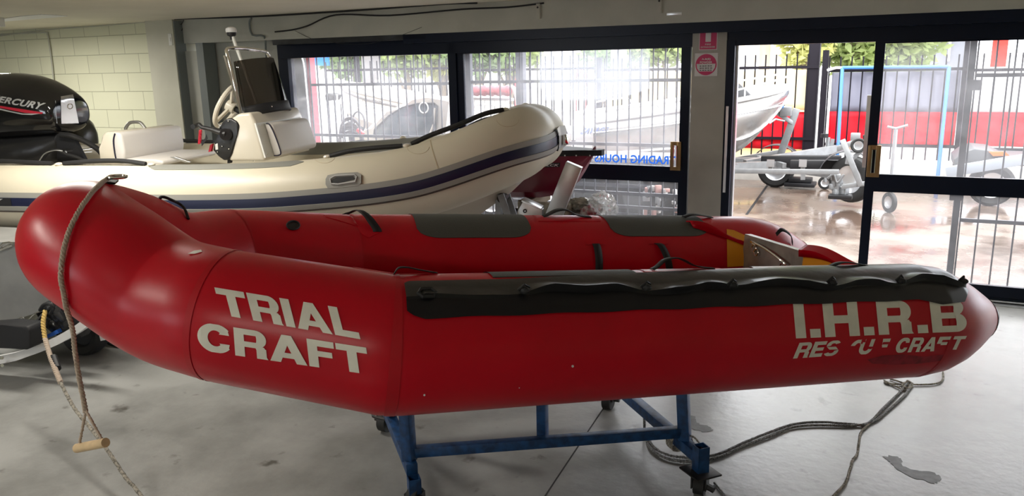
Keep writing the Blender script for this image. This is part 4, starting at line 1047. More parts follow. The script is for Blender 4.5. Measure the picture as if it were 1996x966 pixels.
q.build('transom_bracket', BLKM, OM, smooth=0)
q = MB(); q.cyl(RP(128, 296, -.18), RP(178, 290, .12), .010); q.cyl(RP(128, 300, -.18), RP(178, 296, .12), .006); q.build('steering_rod', CHR, OM)
MB().tube(crv([RP(118, 262, -.15), RP(140, 265, -.15), RP(165, 275, -.1), RP(192, 292, -.05), RP(205, 310, 0)], 6), .020, 10).build('rigging_hose', BLKF, OM)
MB().tube(crv([RP(80, 318, -.2), RP(92, 298, -.2), RP(112, 292, -.2), RP(128, 300, -.18), RP(150, 306, -.15), RP(175, 318, -.1)], 6), .012, 10).build('rigging_hose', BLKF, OM)
MB().tube(crv([RP(74, 318, -.24), RP(86, 300, -.24), RP(105, 293, -.24), RP(122, 294, -.22)], 6), .004, 8).build('steering_cable', SILV, OM)
def clet(txt, quad, m, parent, tree, w_=.04, shear=.2, off=.0015, name='lettering'):
    bm = text_bm(txt, w_, shear=shear); slice_bm(bm, 20, 4)
    return lay(bm, lambda u, v: cast(tree, *bil(quad, u, v), off), name, m, parent)
clet('ERCURY', [(0, 187), (90, 201), (82, 214), (-4, 199)], mat('silver_vinyl', (.45, .45, .44), .35, .3), cowl, CB)
patch_px(CB, [(0, 184), (-2, 199), (3, 200)], 'lettering', mat('silver_vinyl', (.45, .45, .44), .35, .3), cowl, .0015, 2, 2)
patch_px(CB, [(0, 206), (40, 212), (84, 219), (82, 222), (50, 220), (10, 212), (0, 210)], 'red_pinstripe', mat('red_lanyard', (.45, .01, .03), .5), cowl, .0014, 10, 3)
patch_px(CB, [(0, 211), (20, 216), (45, 221), (80, 221), (62, 224), (42, 223), (18, 218), (0, 214)], 'silver_swoosh', mat('silver_vinyl', (.45, .45, .44), .35, .3), cowl, .0018, 10, 3)
pl_ = patch_px(CB, [(118, 188), (142, 184), (153, 240), (119, 241)], 'front_reflection', mat('window_reflection_silver', (.55, .53, .50), .12, .8), cowl, .003, 8, 10)  # silver patch paints the window's reflection on the black cowl
MB().tube([cast(CB, 136+5*math.cos(a), 207+5*math.sin(a), .004) for a in np.linspace(0, 2*math.pi, 13)[:-1]], .003, 6, closed=True).build('round_badge', CHR, cowl)
MB().tube([p for p in [cast(CB, x, y, .001) for x, y in ((108, 196), (108, 215), (111, 240))] if p], .0015, 6).build('cowl_seam', SILV, cowl)
# registration lettering on the near tube strip
bm = text_bm('MERCURY', .03, shear=.15); slice_bm(bm, 14, 3)
dec = RT.band(rN(-2.45), rN(-1.72), 83, 95.5, .016, 'motor_maker_strip', BLKM, RIB, n=10, k=3)
lay(bm, lambda u, v: RT.at(rN(-2.40+.62*u), 94.5-10.5*v, .018), 'lettering', mat('silver_vinyl', (.45, .45, .44), .35, .3), RIB)
# --- trailer under the RIB
TRL = thing('boat_trailer', RB(0, 0, -.95), 'galvanised boat trailer with keel roller and winch post under the cream boat', 'trailer')
q = MB(); q.bar(RB(-2.7, 0, -.62), RB(2.05, 0, -.56), .10, .10); q.build('drawbar', GALV, TRL, smooth=0)
for s_ in (-1, 1): MB().bar(RB(-2.7, s_*.5, -.62), RB(.6, s_*.5, -.60), .06, .10).build('side_rail', GALV, TRL, smooth=0)
for x in (-2.2, -1.0, .3): MB().bar(RB(x, -.55, -.60), RB(x, .55, -.60), .06, .06).build('cross_member', GALV, TRL, smooth=0)
MB().bar(RB(-1.5, -.75, -.66), RB(-1.5, .75, -.66), .05, .05).build('axle', GALV, TRL, smooth=0)
def wheel(c, ax, r, wd, parent, name='wheel', rimm=None):
    c = Vector(c); ax = Vector(ax).normalized(); n, u = frame_of(ax)
    M = Matrix.Identity(4)
    for i in range(3): M[i][0] = n[i]; M[i][1] = u[i]; M[i][2] = ax[i]; M[i][3] = c[i]
    h = wd/2
    o = MB().lathe([(r*.60, -h*.8), (r*.85, -h), (r*.96, -h*.8), (r, -h*.35), (r, h*.35), (r*.96, h*.8), (r*.85, h), (r*.60, h*.8), (r*.60, -h*.8)], M, 36).build(name, TYRE, parent, smooth=40)
    MB().lathe([(.001, -h*.3), (r*.25, -h*.35), (r*.30, -h*.1), (r*.52, -h*.15), (r*.60, -h*.75), (r*.60, h*.75), (r*.52, h*.5), (r*.2, h*.4), (.001, h*.4)], M, 28).build('rim', rimm or SILV, o, smooth=40)
    q = MB()
    for k in range(6):
        a = k*math.pi/3; d = n*math.cos(a)+u*math.sin(a); q.bar(c-ax*h*.5+d*r*.12, c-ax*h*.5+d*r*.52, r*.12, r*.06, up=ax)
    q.build('spokes', rimm or SILV, o, smooth=0)
    return o
for s_ in (-1, 1):
    wheel(RB(-1.5, s_*.80, -.68), RY*s_*-1, .28, .16, TRL)
    G = [[RB(-1.5+.33*math.cos(a), s_*.80+d, -.68+.33*math.sin(a)) for d in (-.1, .1)] for a in np.linspace(.1, math.pi-.1, 14)]
    MB().grid(G).build('mudguard', GALV, TRL, solid=.006)
# keel roller stand at the bow
rc = RP(981, 384, -.02)
MB().cyl(rc-Vector(RY)*.05, rc+Vector(RY)*.05, .032, seg=24).build('keel_roller', BLKR, TRL)
for s_ in (-.07, .07):
    MB().bar(rc+Vector(RY)*s_+Vector((0, 0, .03)), RP(1003, 440, 0)+Vector(RY)*s_, .012, .045, up=Vector(RX)).build('roller_bracket', GALV, TRL, smooth=0)
MB().bar(rc+Vector((-.03, 0, -.02)), rc+Vector((-.05, 0, -.45)), .04, .04).build('roller_stem', GALV, TRL, smooth=0)
wp = MB().bar(RP(1120, 320, .02), RP(1078, 425, .02), .07, .11, up=Vector(RX), bev=.003); wp.bar(RP(1078, 425, .02), RP(1060, 470, .02), .06, .06, up=Vector(RX))
wpo = wp.build('winch_post', ALU, TRL)
o = MB().prism([RP(1020, 390, -.02), RP(1057, 408, -.02), RP(1057, 440, -.02), RP(1004, 440, -.02), RP(1008, 412, -.02)], Vector(RY)*.06, .004).build('winch_bracket', ALU, TRL)
MB().bar(RP(1020, 388, -.03), RP(1057, 405, -.03), .12, .012, up=Vector((0, 0, 1)), bev=.003).build('bracket_cap', SILV, TRL)
MB().tube([RP(1023+3*math.cos(a), 411+3*math.sin(a), -.025) for a in np.linspace(0, 6.28, 9)[:-1]], .004, 6, closed=True).build('bracket_hole', BLKM, o)
MB().bar(RP(1100, 262, .05), RP(1104, 282, .05), .05, .04, up=Vector(RX), bev=.008).build('bow_eye', CHR, RIB)
# ================================================================== other things indoors
# maroon boat behind the cream bow
MY = 5.60
def MP(x, y, Y=MY): return PY(x, y, Y)
MBt = thing('fishing_dinghy', MP(1000, 395), 'small maroon dinghy with a black gunwale behind the bow of the cream boat', 'dinghy')
gx = MP(1160, 303).x; zt = PY(1140, 299, 5.42).z; zb = PY(1060, 390, 5.45).z
def msec(x, hw, zk, zg, fl=.86): return [Vector((x, MY-hw, zg)), Vector((x, MY-hw*.97, zg-(zg-zk)*.5)), Vector((x, MY-hw*fl, zk+.05)), Vector((x, MY-hw*.55, zk)), Vector((x, MY+hw*.55, zk)), Vector((x, MY+hw*fl, zk+.05)), Vector((x, MY+hw*.97, zg-(zg-zk)*.5)), Vector((x, MY+hw, zg))]
bx = PY(1156, 306, 5.55).x; q = MB()
H_ = zt-zb
st_ = [(bx-2.3, .20, zb+.02), (bx-1.4, .21, zb), (bx-.7, .20, zb), (bx-.42, .18, zb+.01), (bx-.30, .16, zb+.03), (bx-.22, .13, zb+.08), (bx-.15, .10, zb+H_*.34), (bx-.09, .07, zb+H_*.58), (bx-.04, .04, zb+H_*.80), (bx, .015, zb+H_*.97)]
q.loft([msec(x, hw, zk, zt) for x, hw, zk in st_]); hullm = q.build('hull', MARN, MBt, smooth=35)
q = MB(); q.loft([[Vector((x, MY-hw-.014, zt-.03)), Vector((x, MY-hw-.014, zt+.012)), Vector((x, MY+hw+.014, zt+.012)), Vector((x, MY+hw+.014, zt-.03))] for x, hw, zk in st_[:-2]+[(bx+.01, .05, 0), (bx+.06, .02, 0)]])
gw = q.build('gunwale', BLKM, MBt, smooth=0)
mb_ = bvh_of(gw)
for px in (1078, 1101, 1123, 1150):
    p = cast(mb_, px, 303, .002) or cast(mb_, px, 301, .002)
    if p: MB().sphere(p, .006, (1, .5, 1), 10).build('rivet', WHT, MBt)
mb2 = bvh_of(hullm)
patch_px(mb2, [(1064, 317), (1092, 317), (1091, 325), (1063, 326)], 'name_plate', BLKM, MBt, .002, 4, 2)
bm = text_bm('LCK', .03, shear=.2); slice_bm(bm, 6, 2)
lay(bm, lambda u, v: cast(mb2, *bil([(1066, 319), (1090, 319), (1089, 324), (1065, 324)], u, v), .004), 'lettering', SILV, MBt)
for i, x in enumerate((bx-1.6, bx-.5)):
    t = thing('trestle', (x, MY, 0), 'timber trestle under the %s end of the maroon dinghy' % ('left', 'right')[i], 'trestle', None)
    MB().bb((x-.04, MY-.22, zb-.06), (x+.04, MY+.22, zb)).build('top_beam', BARK, t, smooth=0)
    for s_ in (-.17, .17):
        for k in (-.18, .18): MB().bar(Vector((x+k, MY+s_, 0)), Vector((x, MY+s_, zb-.05)), .04, .04).build('leg', BARK, t, smooth=0)
# low bench with packing material behind the stand
by = 5.30; z0 = PY(1150, 419, by).z
bt = thing('packing_bench', (PY(1100, 420, by).x, by, 0), 'low black bench behind the far tube of the red boat', 'bench')
x0_, x1_ = PY(985, 420, by).x, PY(1215, 420, by).x
MB().bb((x0_, by-.1, z0-.05), (x1_, by+.14, z0-.01)).build('bench_top', BLKM, bt, smooth=0)
for x in (x0_+.05, x1_-.05):
    for y in (by-.08, by+.12): MB().bb((x-.02, y-.02, 0), (x+.02, y+.02, z0-.05)).build('leg', BLKM, bt, smooth=0)
o = MB().bb((PY(1015, 400, by).x, by-.06, z0-.01), (PY(1115, 400, by).x, by+.0, PY(1100, 395, by).z), bev=.008).build('cardboard_offcut', mat('beige_packing', (.40, .36, .29), .7, noise=.4, nscale=20)); tag(o, 'long beige strip of packing card lying behind the silver winch post', 'packing')
def crumple(name, c, sc_, m, label, seed, sub=4, amp=.35):
    bm = bmesh.new(); bmesh.ops.create_icosphere(bm, subdivisions=sub, radius=1)
    from mathutils import noise as NZ
    for v in bm.verts:
        d = NZ.turbulence(v.co*1.9+Vector((seed, 0, 0)), 4, True, noise_basis='VORONOI_F2F1')
        v.co = v.co*(1-amp+d*amp)
        v.co = Vector((v.co.x*sc_[0], v.co.y*sc_[1], max(-.55, v.co.z)*sc_[2]))+Vector(c)
    q = MB(); q.bm.free(); q.bm = bm; o = q.build(name, m, smooth=0); return tag(o, label, 'plastic bag')
cz_ = z0+.06
crumple('plastic_bag', (PY(1172, 402, by).x, by+.02, z0+.06), (.10, .07, .10), PLAS, 'crumpled clear plastic bag on the bench right of the winch post', 3.1)
crumple('plastic_bag', (PY(1128, 408, by).x, by+.06, z0+.04), (.14, .07, .065), mat('milky_plastic', (.42, .40, .35), .25, noise=.5, nscale=16), 'milky plastic wrapping on the bench just behind the winch post', 7.7)
crumple('plastic_bag', (PY(1150, 412, by).x, by-.03, z0+.02), (.06, .05, .05), mat('red_packet', (.30, .03, .05), .35, noise=.8, nscale=30, col2=(.5, .5, .5)), 'small dark red packet between the plastic wrappings', 1.3, 3)
# aluminium dinghy on its own low trailer at the left edge
DY = -1.32
DG = thing('aluminium_dinghy', RB(-1.8, DY, -.5), 'grey aluminium dinghy with a crinkled lower edge, left of the red bow', 'dinghy')
def DP(x, y, Y=DY): return RP(x, y, Y)
q = MB(); rings = []
lowz = [(-420, 700, .30), (-200, 668, .30), (-60, 646, .28), (0, 634, .26), (50, 617, .23), (95, 600, .19), (130, 588, .14), (165, 560, .08), (190, 530, .03)]
topz = {-420: 455, -200: 462, -60: 468, 0: 472, 50: 470, 95: 468, 130: 466, 165: 464, 190: 462}
for (px, pb, hw) in lowz:
    b_ = DP(px, pb); t_ = DP(px, topz[px]); m_ = b_.lerp(t_, .45)
    rings.append([t_-Vector(RY)*0, m_+Vector(RY)*.02, b_+Vector(RY)*.06, b_+Vector(RY)*(.06+hw), m_+Vector(RY)*(.08+hw), t_+Vector(RY)*(.10+hw)])
q.loft(rings); dh = q.build('hull', mat('matt_aluminium', (.42, .42, .41), .42, .35, noise=.25, nscale=3), DG, smooth=50)
wv = [DP(x, y, DY-.02) for x, y in ((-60, 652), (-20, 644), (0, 634), (5, 640), (12, 633), (20, 628), (34, 622), (44, 618), (48, 624), (56, 622), (66, 612), (80, 606), (90, 603), (99, 600))]
MB().tube(crv(wv, 3), .004, 6).build('crinkled_edge_trim', CHR, DG)
MB().tube([DP(x, y, DY-.01) for x, y in ((-300, 470), (0, 486), (25, 476))], .012, 8).build('gunwale', CHR, DG)
MB().tube([DP(x, y, DY-.03) for x, y in ((0, 482), (6, 474), (18, 472), (26, 474))], .006, 8).build('cleat', CHR, DG)
DT = thing('dinghy_trailer', RB(-1.6, -1.45, -.9), 'white and blue low trailer with black light box at the left edge of the floor', 'trailer')
fl = [DP(x, y, -1.5) for x, y in ((-420, 745), (-200, 728), (0, 700), (60, 684), (110, 664), (150, 642), (172, 626), (200, 600))]
P = crv(fl, 5)
q = MB(); n = len(P)
for a, b_ in zip(P, P[1:]): q.bar(a, b_+(b_-a)*.05, .05, .045)
q.build('curved_rail', WHT, DT, smooth=0)
P = crv([DP(x, y, -1.50+.06) for x, y in ((58, 668), (80, 660), (100, 652), (116, 644))], 4); q = MB()
for a, b_ in zip(P, P[1:]): q.bar(a, b_, .03, .022)
q.build('blue_strip', mat('blue_trailer_paint', (.03, .12, .50), .4), DT, smooth=0)
MB().prism([DP(x, y, -1.62) for x, y in ((-120, 640), (5, 633), (52, 636), (58, 644), (58, 676), (52, 682), (0, 678), (-120, 690))], Vector(RY)*.12, .01).build('light_box', BLKM, DT)
for x, y in ((4, 697), (4, 712)): MB().cyl(DP(x-8, y, -1.58), DP(x, y, -1.60), .010, seg=8).build('bolt', CHR, DT)
q = MB(); 
for (x, y, r) in ((98, 600, .045), (112, 612, .05), (88, 600, .03), (128, 626, .05), (105, 636, .04), (120, 598, .03)): q.sphere(DP(x, y, -1.40), r, (1, .7, 1), 12)
q.bar(DP(90, 618, -1.38), DP(58, 655, -1.45), .05, .06); q.bar(DP(130, 600, -1.38), DP(175, 640, -1.38), .06, .12); q.cyl(DP(110, 604, -1.45), DP(150, 640, -1.35), .03)
q.build('winch_bracket', BLKR, DT)
MB().tube(crv([DP(78, 604, -1.47), DP(85, 594, -1.49), (DP(96, 592, -1.49)), DP(104, 600, -1.48), DP(98, 610, -1.47)], 4), .010, 8).build('tie_strap', BLKF, DT)
wheel(RB(-2.5, -1.45, -.80), RY*-1, .16, .10, DT)
MB().bar(RB(-2.5, -1.45, -.80), RB(-2.5, -1.5, -.62), .04, .04).build('axle_arm', GALV, DT, smooth=0)
c_ = PZ(158, 694); wheel((c_.x, c_.y+.05, .15), RY*-1, .15, .12, DT, rimm=BLKM); wheel((PZ(205, 684).x, PZ(205, 684).y+.12, .15), RY*-1, .15, .12, DT, rimm=BLKM)
p = DP(200, 655, -1.3); MB().prism([DP(192, 648, -1.3), DP(196, 646, -1.3), DP(206, 662, -1.3), DP(196, 664, -1.3)], Vector(RY)*.05).build('white_bracket', WHT, DT, smooth=0)
# second outboard behind the first
O2 = thing('outboard_motor', RP(165, 300, .95), 'dark olive outboard motor half hidden behind the big black one', 'outboard motor')
rings = []
for (x, yt, yb) in ((60, 240, 290), (70, 225, 296), (95, 214, 298), (125, 212, 298), (150, 220, 297), (166, 232, 295), (176, 248, 292), (180, 262, 288)):
    a = RP(x, yt, .95); b_ = RP(x, yb, .95); c_ = (a+b_)/2; h = (a.z-b_.z)/2; hw = .17*min(1, h/.17)
    rings.append([c_+Vector(RY)*math.copysign(abs(math.cos(t))**.8, math.cos(t))*hw+Vector((0, 0, 1))*math.copysign(abs(math.sin(t))**.8, math.sin(t))*h for t in np.linspace(0, 2*math.pi, 31)[:-1]])
q = MB(); q.loft(rings); q.build('cowling', mat('olive_cowl', (.035, .033, .022), .3, coat=.2), O2, smooth=50)
MB().tube([RP(120, 290, .95), RP(120, 420, .95)], [.08, .05], 16).build('leg', BLKR, O2)
MB().bar(RP(135, 298, .95), RP(195, 292, .95), .10, .02).build('chrome_trim', SILV, O2, smooth=0)
z_ = RP(120, 420, .95).z
MB().bb((RP(120, 420, .95).x-.25, RP(120, 420, .95).y-.15, 0), (RP(120, 420, .95).x+.25, RP(120, 420, .95).y+.15, .04)).build('stand_base', BLKM, O2, smooth=0)
MB().cyl(Vector((RP(120, 420, .95).x, RP(120, 420, .95).y, .04)), RP(120, 415, .95), .04).build('stand_post', BLKM, O2)
# ================================================================== outdoors: the yard
FY = 12.3
def wet_mat():
    m = bpy.data.materials.new('wet_yard_concrete'); m.use_nodes = True; nt = m.node_tree; b = nt.nodes['Principled BSDF']; L = nt.links.new
    t = nt.nodes.new('ShaderNodeTexCoord'); n = nt.nodes.new('ShaderNodeTexNoise'); n.inputs['Scale'].default_value = .9; n.inputs['Detail'].default_value = 8; n.inputs['Roughness'].default_value = .6
    L(t.outputs['Object'], n.inputs['Vector'])
    r = nt.nodes.new('ShaderNodeValToRGB'); r.color_ramp.elements[0].color = (.085, .058, .045, 1); r.color_ramp.elements[1].color = (.20, .155, .125, 1)
    r.color_ramp.elements[0].position = .38; r.color_ramp.elements[1].position = .62
    L(n.outputs['Fac'], r.inputs[0]); L(r.outputs[0], b.inputs['Base Color'])
    mr = nt.nodes.new('ShaderNodeMapRange'); mr.inputs[1].default_value = .4; mr.inputs[2].default_value = .6; mr.inputs[3].default_value = .06; mr.inputs[4].default_value = .42
    L(n.outputs['Fac'], mr.inputs[0]); L(mr.outputs[0], b.inputs['Roughness'])
    n3 = nt.nodes.new('ShaderNodeTexNoise'); n3.inputs['Scale'].default_value = 30; L(t.outputs['Object'], n3.inputs['Vector'])
    bp = nt.nodes.new('ShaderNodeBump'); bp.inputs['Strength'].default_value = .25; bp.inputs['Distance'].default_value = .003
    L(n3.outputs['Fac'], bp.inputs['Height']); L(bp.outputs[0], b.inputs['Normal'])
    return m
struct(MB().bb((-16, 6.62, -.2), (10, 12.2, 0)).build('ground_yard', wet_mat(), smooth=0))
struct(MB().bb((-90, 12.5, -.25), (90, 120, -.02)).build('ground_street', mat('street_asphalt', (.22, .22, .22), .5, noise=.2, nscale=1), smooth=0))
struct(MB().bb((-16, 12.2, -.2), (10, 12.5, .30), bev=.02).build('trim_kerb', CONC))
j = MB(); j.bar(Vector(PZ(1502, 352, .002)), Vector(PZ(1455, 418, .002)), .03, .002); struct(j.build('trim_yard_joint', BLKM, smooth=0))
# --- steel picket fences
def fence(x0, x1, ztop, zr, label, y=FY, sp=.145, zb=.36, posts=()):
    t = thing('picket_fence', ((x0+x1)/2, y, .3), label, 'fence')
    for z in zr: MB().bb((x0, y-.02, z-.02), (x1, y+.02, z+.02)).build('rail', FENM, t, smooth=0)
    q = None; n = int((x1-x0)/sp)
    for i in range(n+1):
        x = x0+i*sp
        if q is None: q = MB().bb((x-.009, y-.009, zb), (x+.009, y+.009, ztop)).build('picket', FENM, t, smooth=0)
        else: o = q.copy(); COL.objects.link(o); o.location.x += i*sp; o.parent = t
    for x, zt_ in posts: MB().bb((x-.04, y-.035, .3), (x+.04, y+.035, zt_)).build('post', FENM, t, smooth=0)
    return t
X_ = lambda px, py=200, y=FY: PY(px, py, y).x
Z_ = lambda px, py, y=FY: PY(px, py, y).z
zt1, zr1, zr2 = Z_(1480, 107), Z_(1480, 132), Z_(1500, 269)
fence(X_(1178), X_(1592), zt1, (zr1, zr2), 'black picket fence panel left of the dark roof post', posts=((X_(1168), zt1+.02),))
fence(X_(1612), X_(1872), Z_(1660, 110), (Z_(1660, 137), Z_(1640, 281)), 'black picket fence panel in front of the grey and red banner', posts=((X_(1604), Z_(1604, 98)), (X_(1876), 2.1)))
fence(X_(1884), 3.2, Z_(1950, 103), (Z_(1950, 136), Z_(1950, 291)), 'black picket fence panel at the far right in front of the white banner', posts=((3.2, 2.1),))
fence(X_(900), X_(1160), Z_(1100, 108), (Z_(1100, 134), Z_(1100, 275)), 'black picket fence panel behind the left sliding door', posts=((X_(1012), 2.0),))
fence(X_(640), X_(892), Z_(760, 118), (Z_(760, 135), Z_(760, 265)), 'black picket fence panel behind the fixed left window', posts=((X_(700), 2.0),))
# --- banners tied to the fence
def banner(x0, x1, z0, z1_, zs, mt, mb, label, y=FY+.05, name='fence_banner'):
    t = thing(name, ((x0+x1)/2, y, z0), label, 'banner')
    def sheet(a, b, nm, m):
        G = [[Vector((x0+(x1-x0)*i/40, y+.012*math.sin(i*.9)+.01*math.sin(i*.37+k), a+(b-a)*k/6)) for k in range(7)] for i in range(41)]
        MB().grid(G).build(nm, m, t, solid=.004)
    sheet(zs, z1_, 'upper_cloth', mt); sheet(z0, zs, 'lower_cloth', mb); return t
banner(X_(1618), X_(1868), Z_(1700, 283), Z_(1700, 140), Z_(1700, 218), BANG, BANR, 'grey over red banner on the fence right of the roof post')
banner(X_(1886), 3.1, Z_(1950, 286), Z_(1950, 147), Z_(1950, 219), BANW, BANR, 'white over red banner on the fence at the far right')
banner(X_(1300), X_(1592), Z_(1500, 290), Z_(1500, 218), Z_(1500, 219), BANR, BANR, 'red banner low on the fence behind the open doorway', y=FY+.03)
# the yellow banner
t = banner(X_(1180), X_(1590), Z_(1500, 320), Z_(1500, 137), Z_(1500, 215), BANY, BANY, 'pale yellow banner on the fence behind the silver boat', y=FY+.10)
for x0, x1 in ((1462, 1475), (1486, 1500), (1512, 1530)):
    pass
t = thing('leaning_fence_sign', (X_(1610), FY-.2, 0), 'blue pipe frame leaning on the fence before the grey and red banner', 'frame')
fr = [PY(1632, 325, FY-.6), PY(1642, 132, FY-.12), PY(1850, 130, FY-.12), PY(1830, 322, FY-.6)]
MB().tube([fr[0]-Vector((0, 0, fr[0].z)), fr[1]], .024, 10).build('leg', BLUP, t); MB().tube([fr[3]-Vector((0, 0, fr[3].z)), fr[2]], .024, 10).build('leg', BLUP, t)
MB().tube([fr[1], fr[2]], .024, 10).build('top_bar', BLUP, t); MB().tube([PY(1613, 137, FY-.03), PY(1630, 132, FY-.06), fr[1]], .02, 10).build('side_arm', mat('white_paint', (.8, .8, .8), .45), t)
t.name = 'pipe_frame'
# --- roof post
a = PY(1595, 40, 12.3); o = MB().bb((a.x-.10, 12.3, .30), (a.x+.05, 12.44, 4.2)).build('roof_post', FENM); tag(o, 'thick dark square roof post in the middle of the open doorway', 'post')
a = PY(1014, 120, 7.5)
# --- aluminium boat on a trailer
SV_B = PY(1538, 167, 11.0); SV_S = PY(1092, 236, 8.9)
SV_C = Vector((SV_S.x, SV_S.y+.78, SV_S.z)); ax = Vector((SV_B.x-SV_C.x, SV_B.y-SV_C.y, 0)); SL = ax.length; ax.normalize(); nx_ = Vector((-ax.y, ax.x, 0))
SVT = thing('aluminium_boat', SV_S+ax*SL*.5-Vector((0, 0, .8)), 'long bare aluminium boat on a trailer in the yard, its bow in the doorway', 'boat')
def sv(u, side, z): p = SV_C+ax*(SL*u)+nx_*side; return Vector((p.x, p.y, z))
# the near gunwale is the line between the two measured points; centreline .80 further away at the stern
def svc(u): return .78*math.sqrt(max(0, 1-max(0, (u-.40)/.60)**1.9))
rings = []; zb0 = SV_S.z; zb1 = SV_B.z
GZ = lambda u: zb0+(zb1-zb0)*(u*.75+.25*u*u)
N_ = 24
us = [i/N_ for i in range(N_+1)]
keel = lambda u: .50+.06*u+(max(0, (u-.70)/.30)**1.9)*(GZ(1)-.60)
for u in us:
    hw = max(.012, svc(u)); g = GZ(u); k = keel(u); ch = k+(g-k)*(.30+.2*max(0, u-.5)); w2 = hw*.86*(1-.35*max(0, u-.5))
    c_ = lambda s_, z: sv(u, s_-(0), z)
    rings.append([c_(-hw, g), c_(-hw*.97, g-(g-ch)*.5), c_(-w2, ch), c_(0, k), c_(w2, ch), c_(hw*.97, g-(g-ch)*.5), c_(hw, g)])
q = MB(); q.loft(rings, capa=True, capb=True, closed=False); 
hullS = q.build('hull', mat('boat_aluminium', (.50, .49, .48), .25, .75, noise=.12, nscale=2), SVT, smooth=40, solid=.006, soff=0)
for s_ in (-1, 1):
    MB().tube([sv(u, s_*(svc(u)+.012), GZ(u)+.0) for u in us], .028, 10).build('gunwale', WHT, SVT)
    MB().tube([sv(u, s_*svc(u)*.985, GZ(u)-.14-.05*u) for u in us[:-1]], .010, 8).build('pressed_strake', SILV, SVT)
    rl = [sv(u, s_*(svc(u)*.93), GZ(u)+h) for u, h in ((.60, .02), (.63, .10), (.70, .12), (.80, .13), (.9, .14), (.97, .15))]
    MB().tube(crv(rl, 4), .012, 8).build('bow_rail', SILV, SVT)
    for u in (.70, .80, .9): MB().tube([sv(u, s_*(svc(u)*.93), GZ(u)), sv(u, s_*(svc(u)*.93), GZ(u)+.13)], .010, 8).build('rail_stanchion', SILV, SVT)
    rl = [sv(u, s_*(svc(u)), GZ(u)+h) for u, h in ((.06, .02), (.09, .11), (.26, .12), (.30, .02))]
    MB().tube(crv(rl, 4), .012, 8).build('side_rail', SILV, SVT)
    MB().tube([sv(u, s_*(svc(u)*.86*(1-.35*max(0, u-.5))+.01), keel(u)+(GZ(u)-keel(u))*(.30+.2*max(0, u-.5))) for u in us], .012, 8).build('chine_strip', WHT, SVT)
q = MB(); G = [[sv(u, s_*svc(u)*.95, GZ(u)-.03) for s_ in (-1, 0, 1)] for u in (.78, .84, .9, .96, .99)]; q.grid(G); q.build('foredeck', WHT, SVT, solid=.01)
MB().prism([sv(.66, -.55, GZ(.66)), sv(.74, -.55, GZ(.7)), sv(.74, -.55, GZ(.7)+.04), sv(.67, -.55, GZ(.66)+.22), sv(.66, -.55, GZ(.66)+.24)], nx_*.5, .01).build('console', mat('dark_console', (.08, .08, .085), .4), SVT)
svb = bvh_of(hullS)
bm = text_bm('SAVAGE', .04, shear=.35); slice_bm(bm, 10, 2)
lay(bm, lambda u, v: cast(svb, *bil([(1136, 249), (1188, 247), (1185, 258), (1131, 262)], u, v), .006), 'lettering', mat('blue_grey_decal', (.10, .14, .32), .5), SVT)
# its trailer
T1 = thing('boat_trailer', SV_S+ax*SL*.5-Vector((0, 0, SV_S.z)), 'galvanised trailer carrying the bare aluminium boat, drawbar pointing right', 'trailer')
def tz(u, s_, z): p = sv(u, s_, z); return p
tongue = PY(1648, 273, 11.6)
MB().bar(tz(.0, -.4, .42), tz(.95, -.2, .42), .06, .10).build('side_rail', GALV, T1, smooth=0)
MB().bar(tz(.0, .4, .42), tz(.95, .2, .42), .06, .10).build('side_rail', GALV, T1, smooth=0)
MB().bar(tz(.80, 0, .42), tongue-Vector((.1, 0, .12)), .08, .10).build('drawbar', GALV, T1, smooth=0)
for u in (.1, .4, .7, .93): MB().bar(tz(u, -.45, .44), tz(u, .45, .44), .05, .06).build('cross_member', GALV, T1, smooth=0)
w0 = PY(1521, 302, 11.2); w1_ = PY(1553, 212, 11.2)
MB().bar(w0, w1_, .07, .09, up=Vector((1, 0, 0)), bev=.004).build('winch_post', GALV, T1)
MB().bar(PY(1512, 218, 11.1), PY(1545, 240, 11.2), .07, .05, bev=.004).build('bow_stop_arm', GALV, T1)
q = MB(); q.cyl(PY(1516, 208, 11.0), PY(1530, 214, 11.2), .045); q.box(PY(1532, 217, 11.1), (.14, .12, .12), bev=.01); q.build('winch', GALV, T1)
MB().cyl(PY(1512, 205, 10.95), PY(1524, 207, 11.05), .035).build('blue_winch_strap', BLUP, T1)
MB().tube([PY(1500, 240, 11.05), PY(1512, 232, 11.1), PY(1530, 236, 11.1)], .014, 8).build('winch_handle', SILV, T1)
wheel((tz(.35, -.95, .29)), nx_*-1, .28, .17, T1); wheel((tz(.35, .95, .29)), nx_, .28, .17, T1)
MB().bar(tz(.35, -.95, .29), tz(.35, .95, .29), .05, .05).build('axle', GALV, T1, smooth=0)
q = MB(); q.bar(tongue-Vector((.1, 0, .12)), tongue+Vector((.16, 0, .0)), .10, .07, bev=.008); q.box(tongue+Vector((.12, 0, .05)), (.12, .08, .10), bev=.01); q.build('coupling', GALV, T1)
p = PY(1613, 285, 11.6); q = MB(); q.cyl(Vector((p.x, p.y, .10)), Vector((p.x, p.y, p.z+.12)), .028); q.bar(Vector((p.x, p.y, .12)), Vector((p.x+.06, p.y, p.z+.1)), .05, .02); q.build('jockey_stand', GALV, T1)
wheel((p.x, p.y, .09), (0, -1, 0), .09, .05, T1, 'jockey_wheel')
p = PY(1607, 265, 11.5); MB().cyl(p-Vector((.0, .0, .02)), p+Vector((0, 0, .03)), .05).build('winder_knob', BLKM, T1)
# --- empty trailer nearer the door
W1 = PZ(1513, 362); W2_ = PZ(1660, 387)
T2 = thing('boat_trailer', Vector((-1.2, 10.9, 0)), 'empty galvanised trailer with black padded bunks standing in the wet yard', 'trailer')
EY = 10.9
def E(px, py, y=EY): return PY(px, py, y)
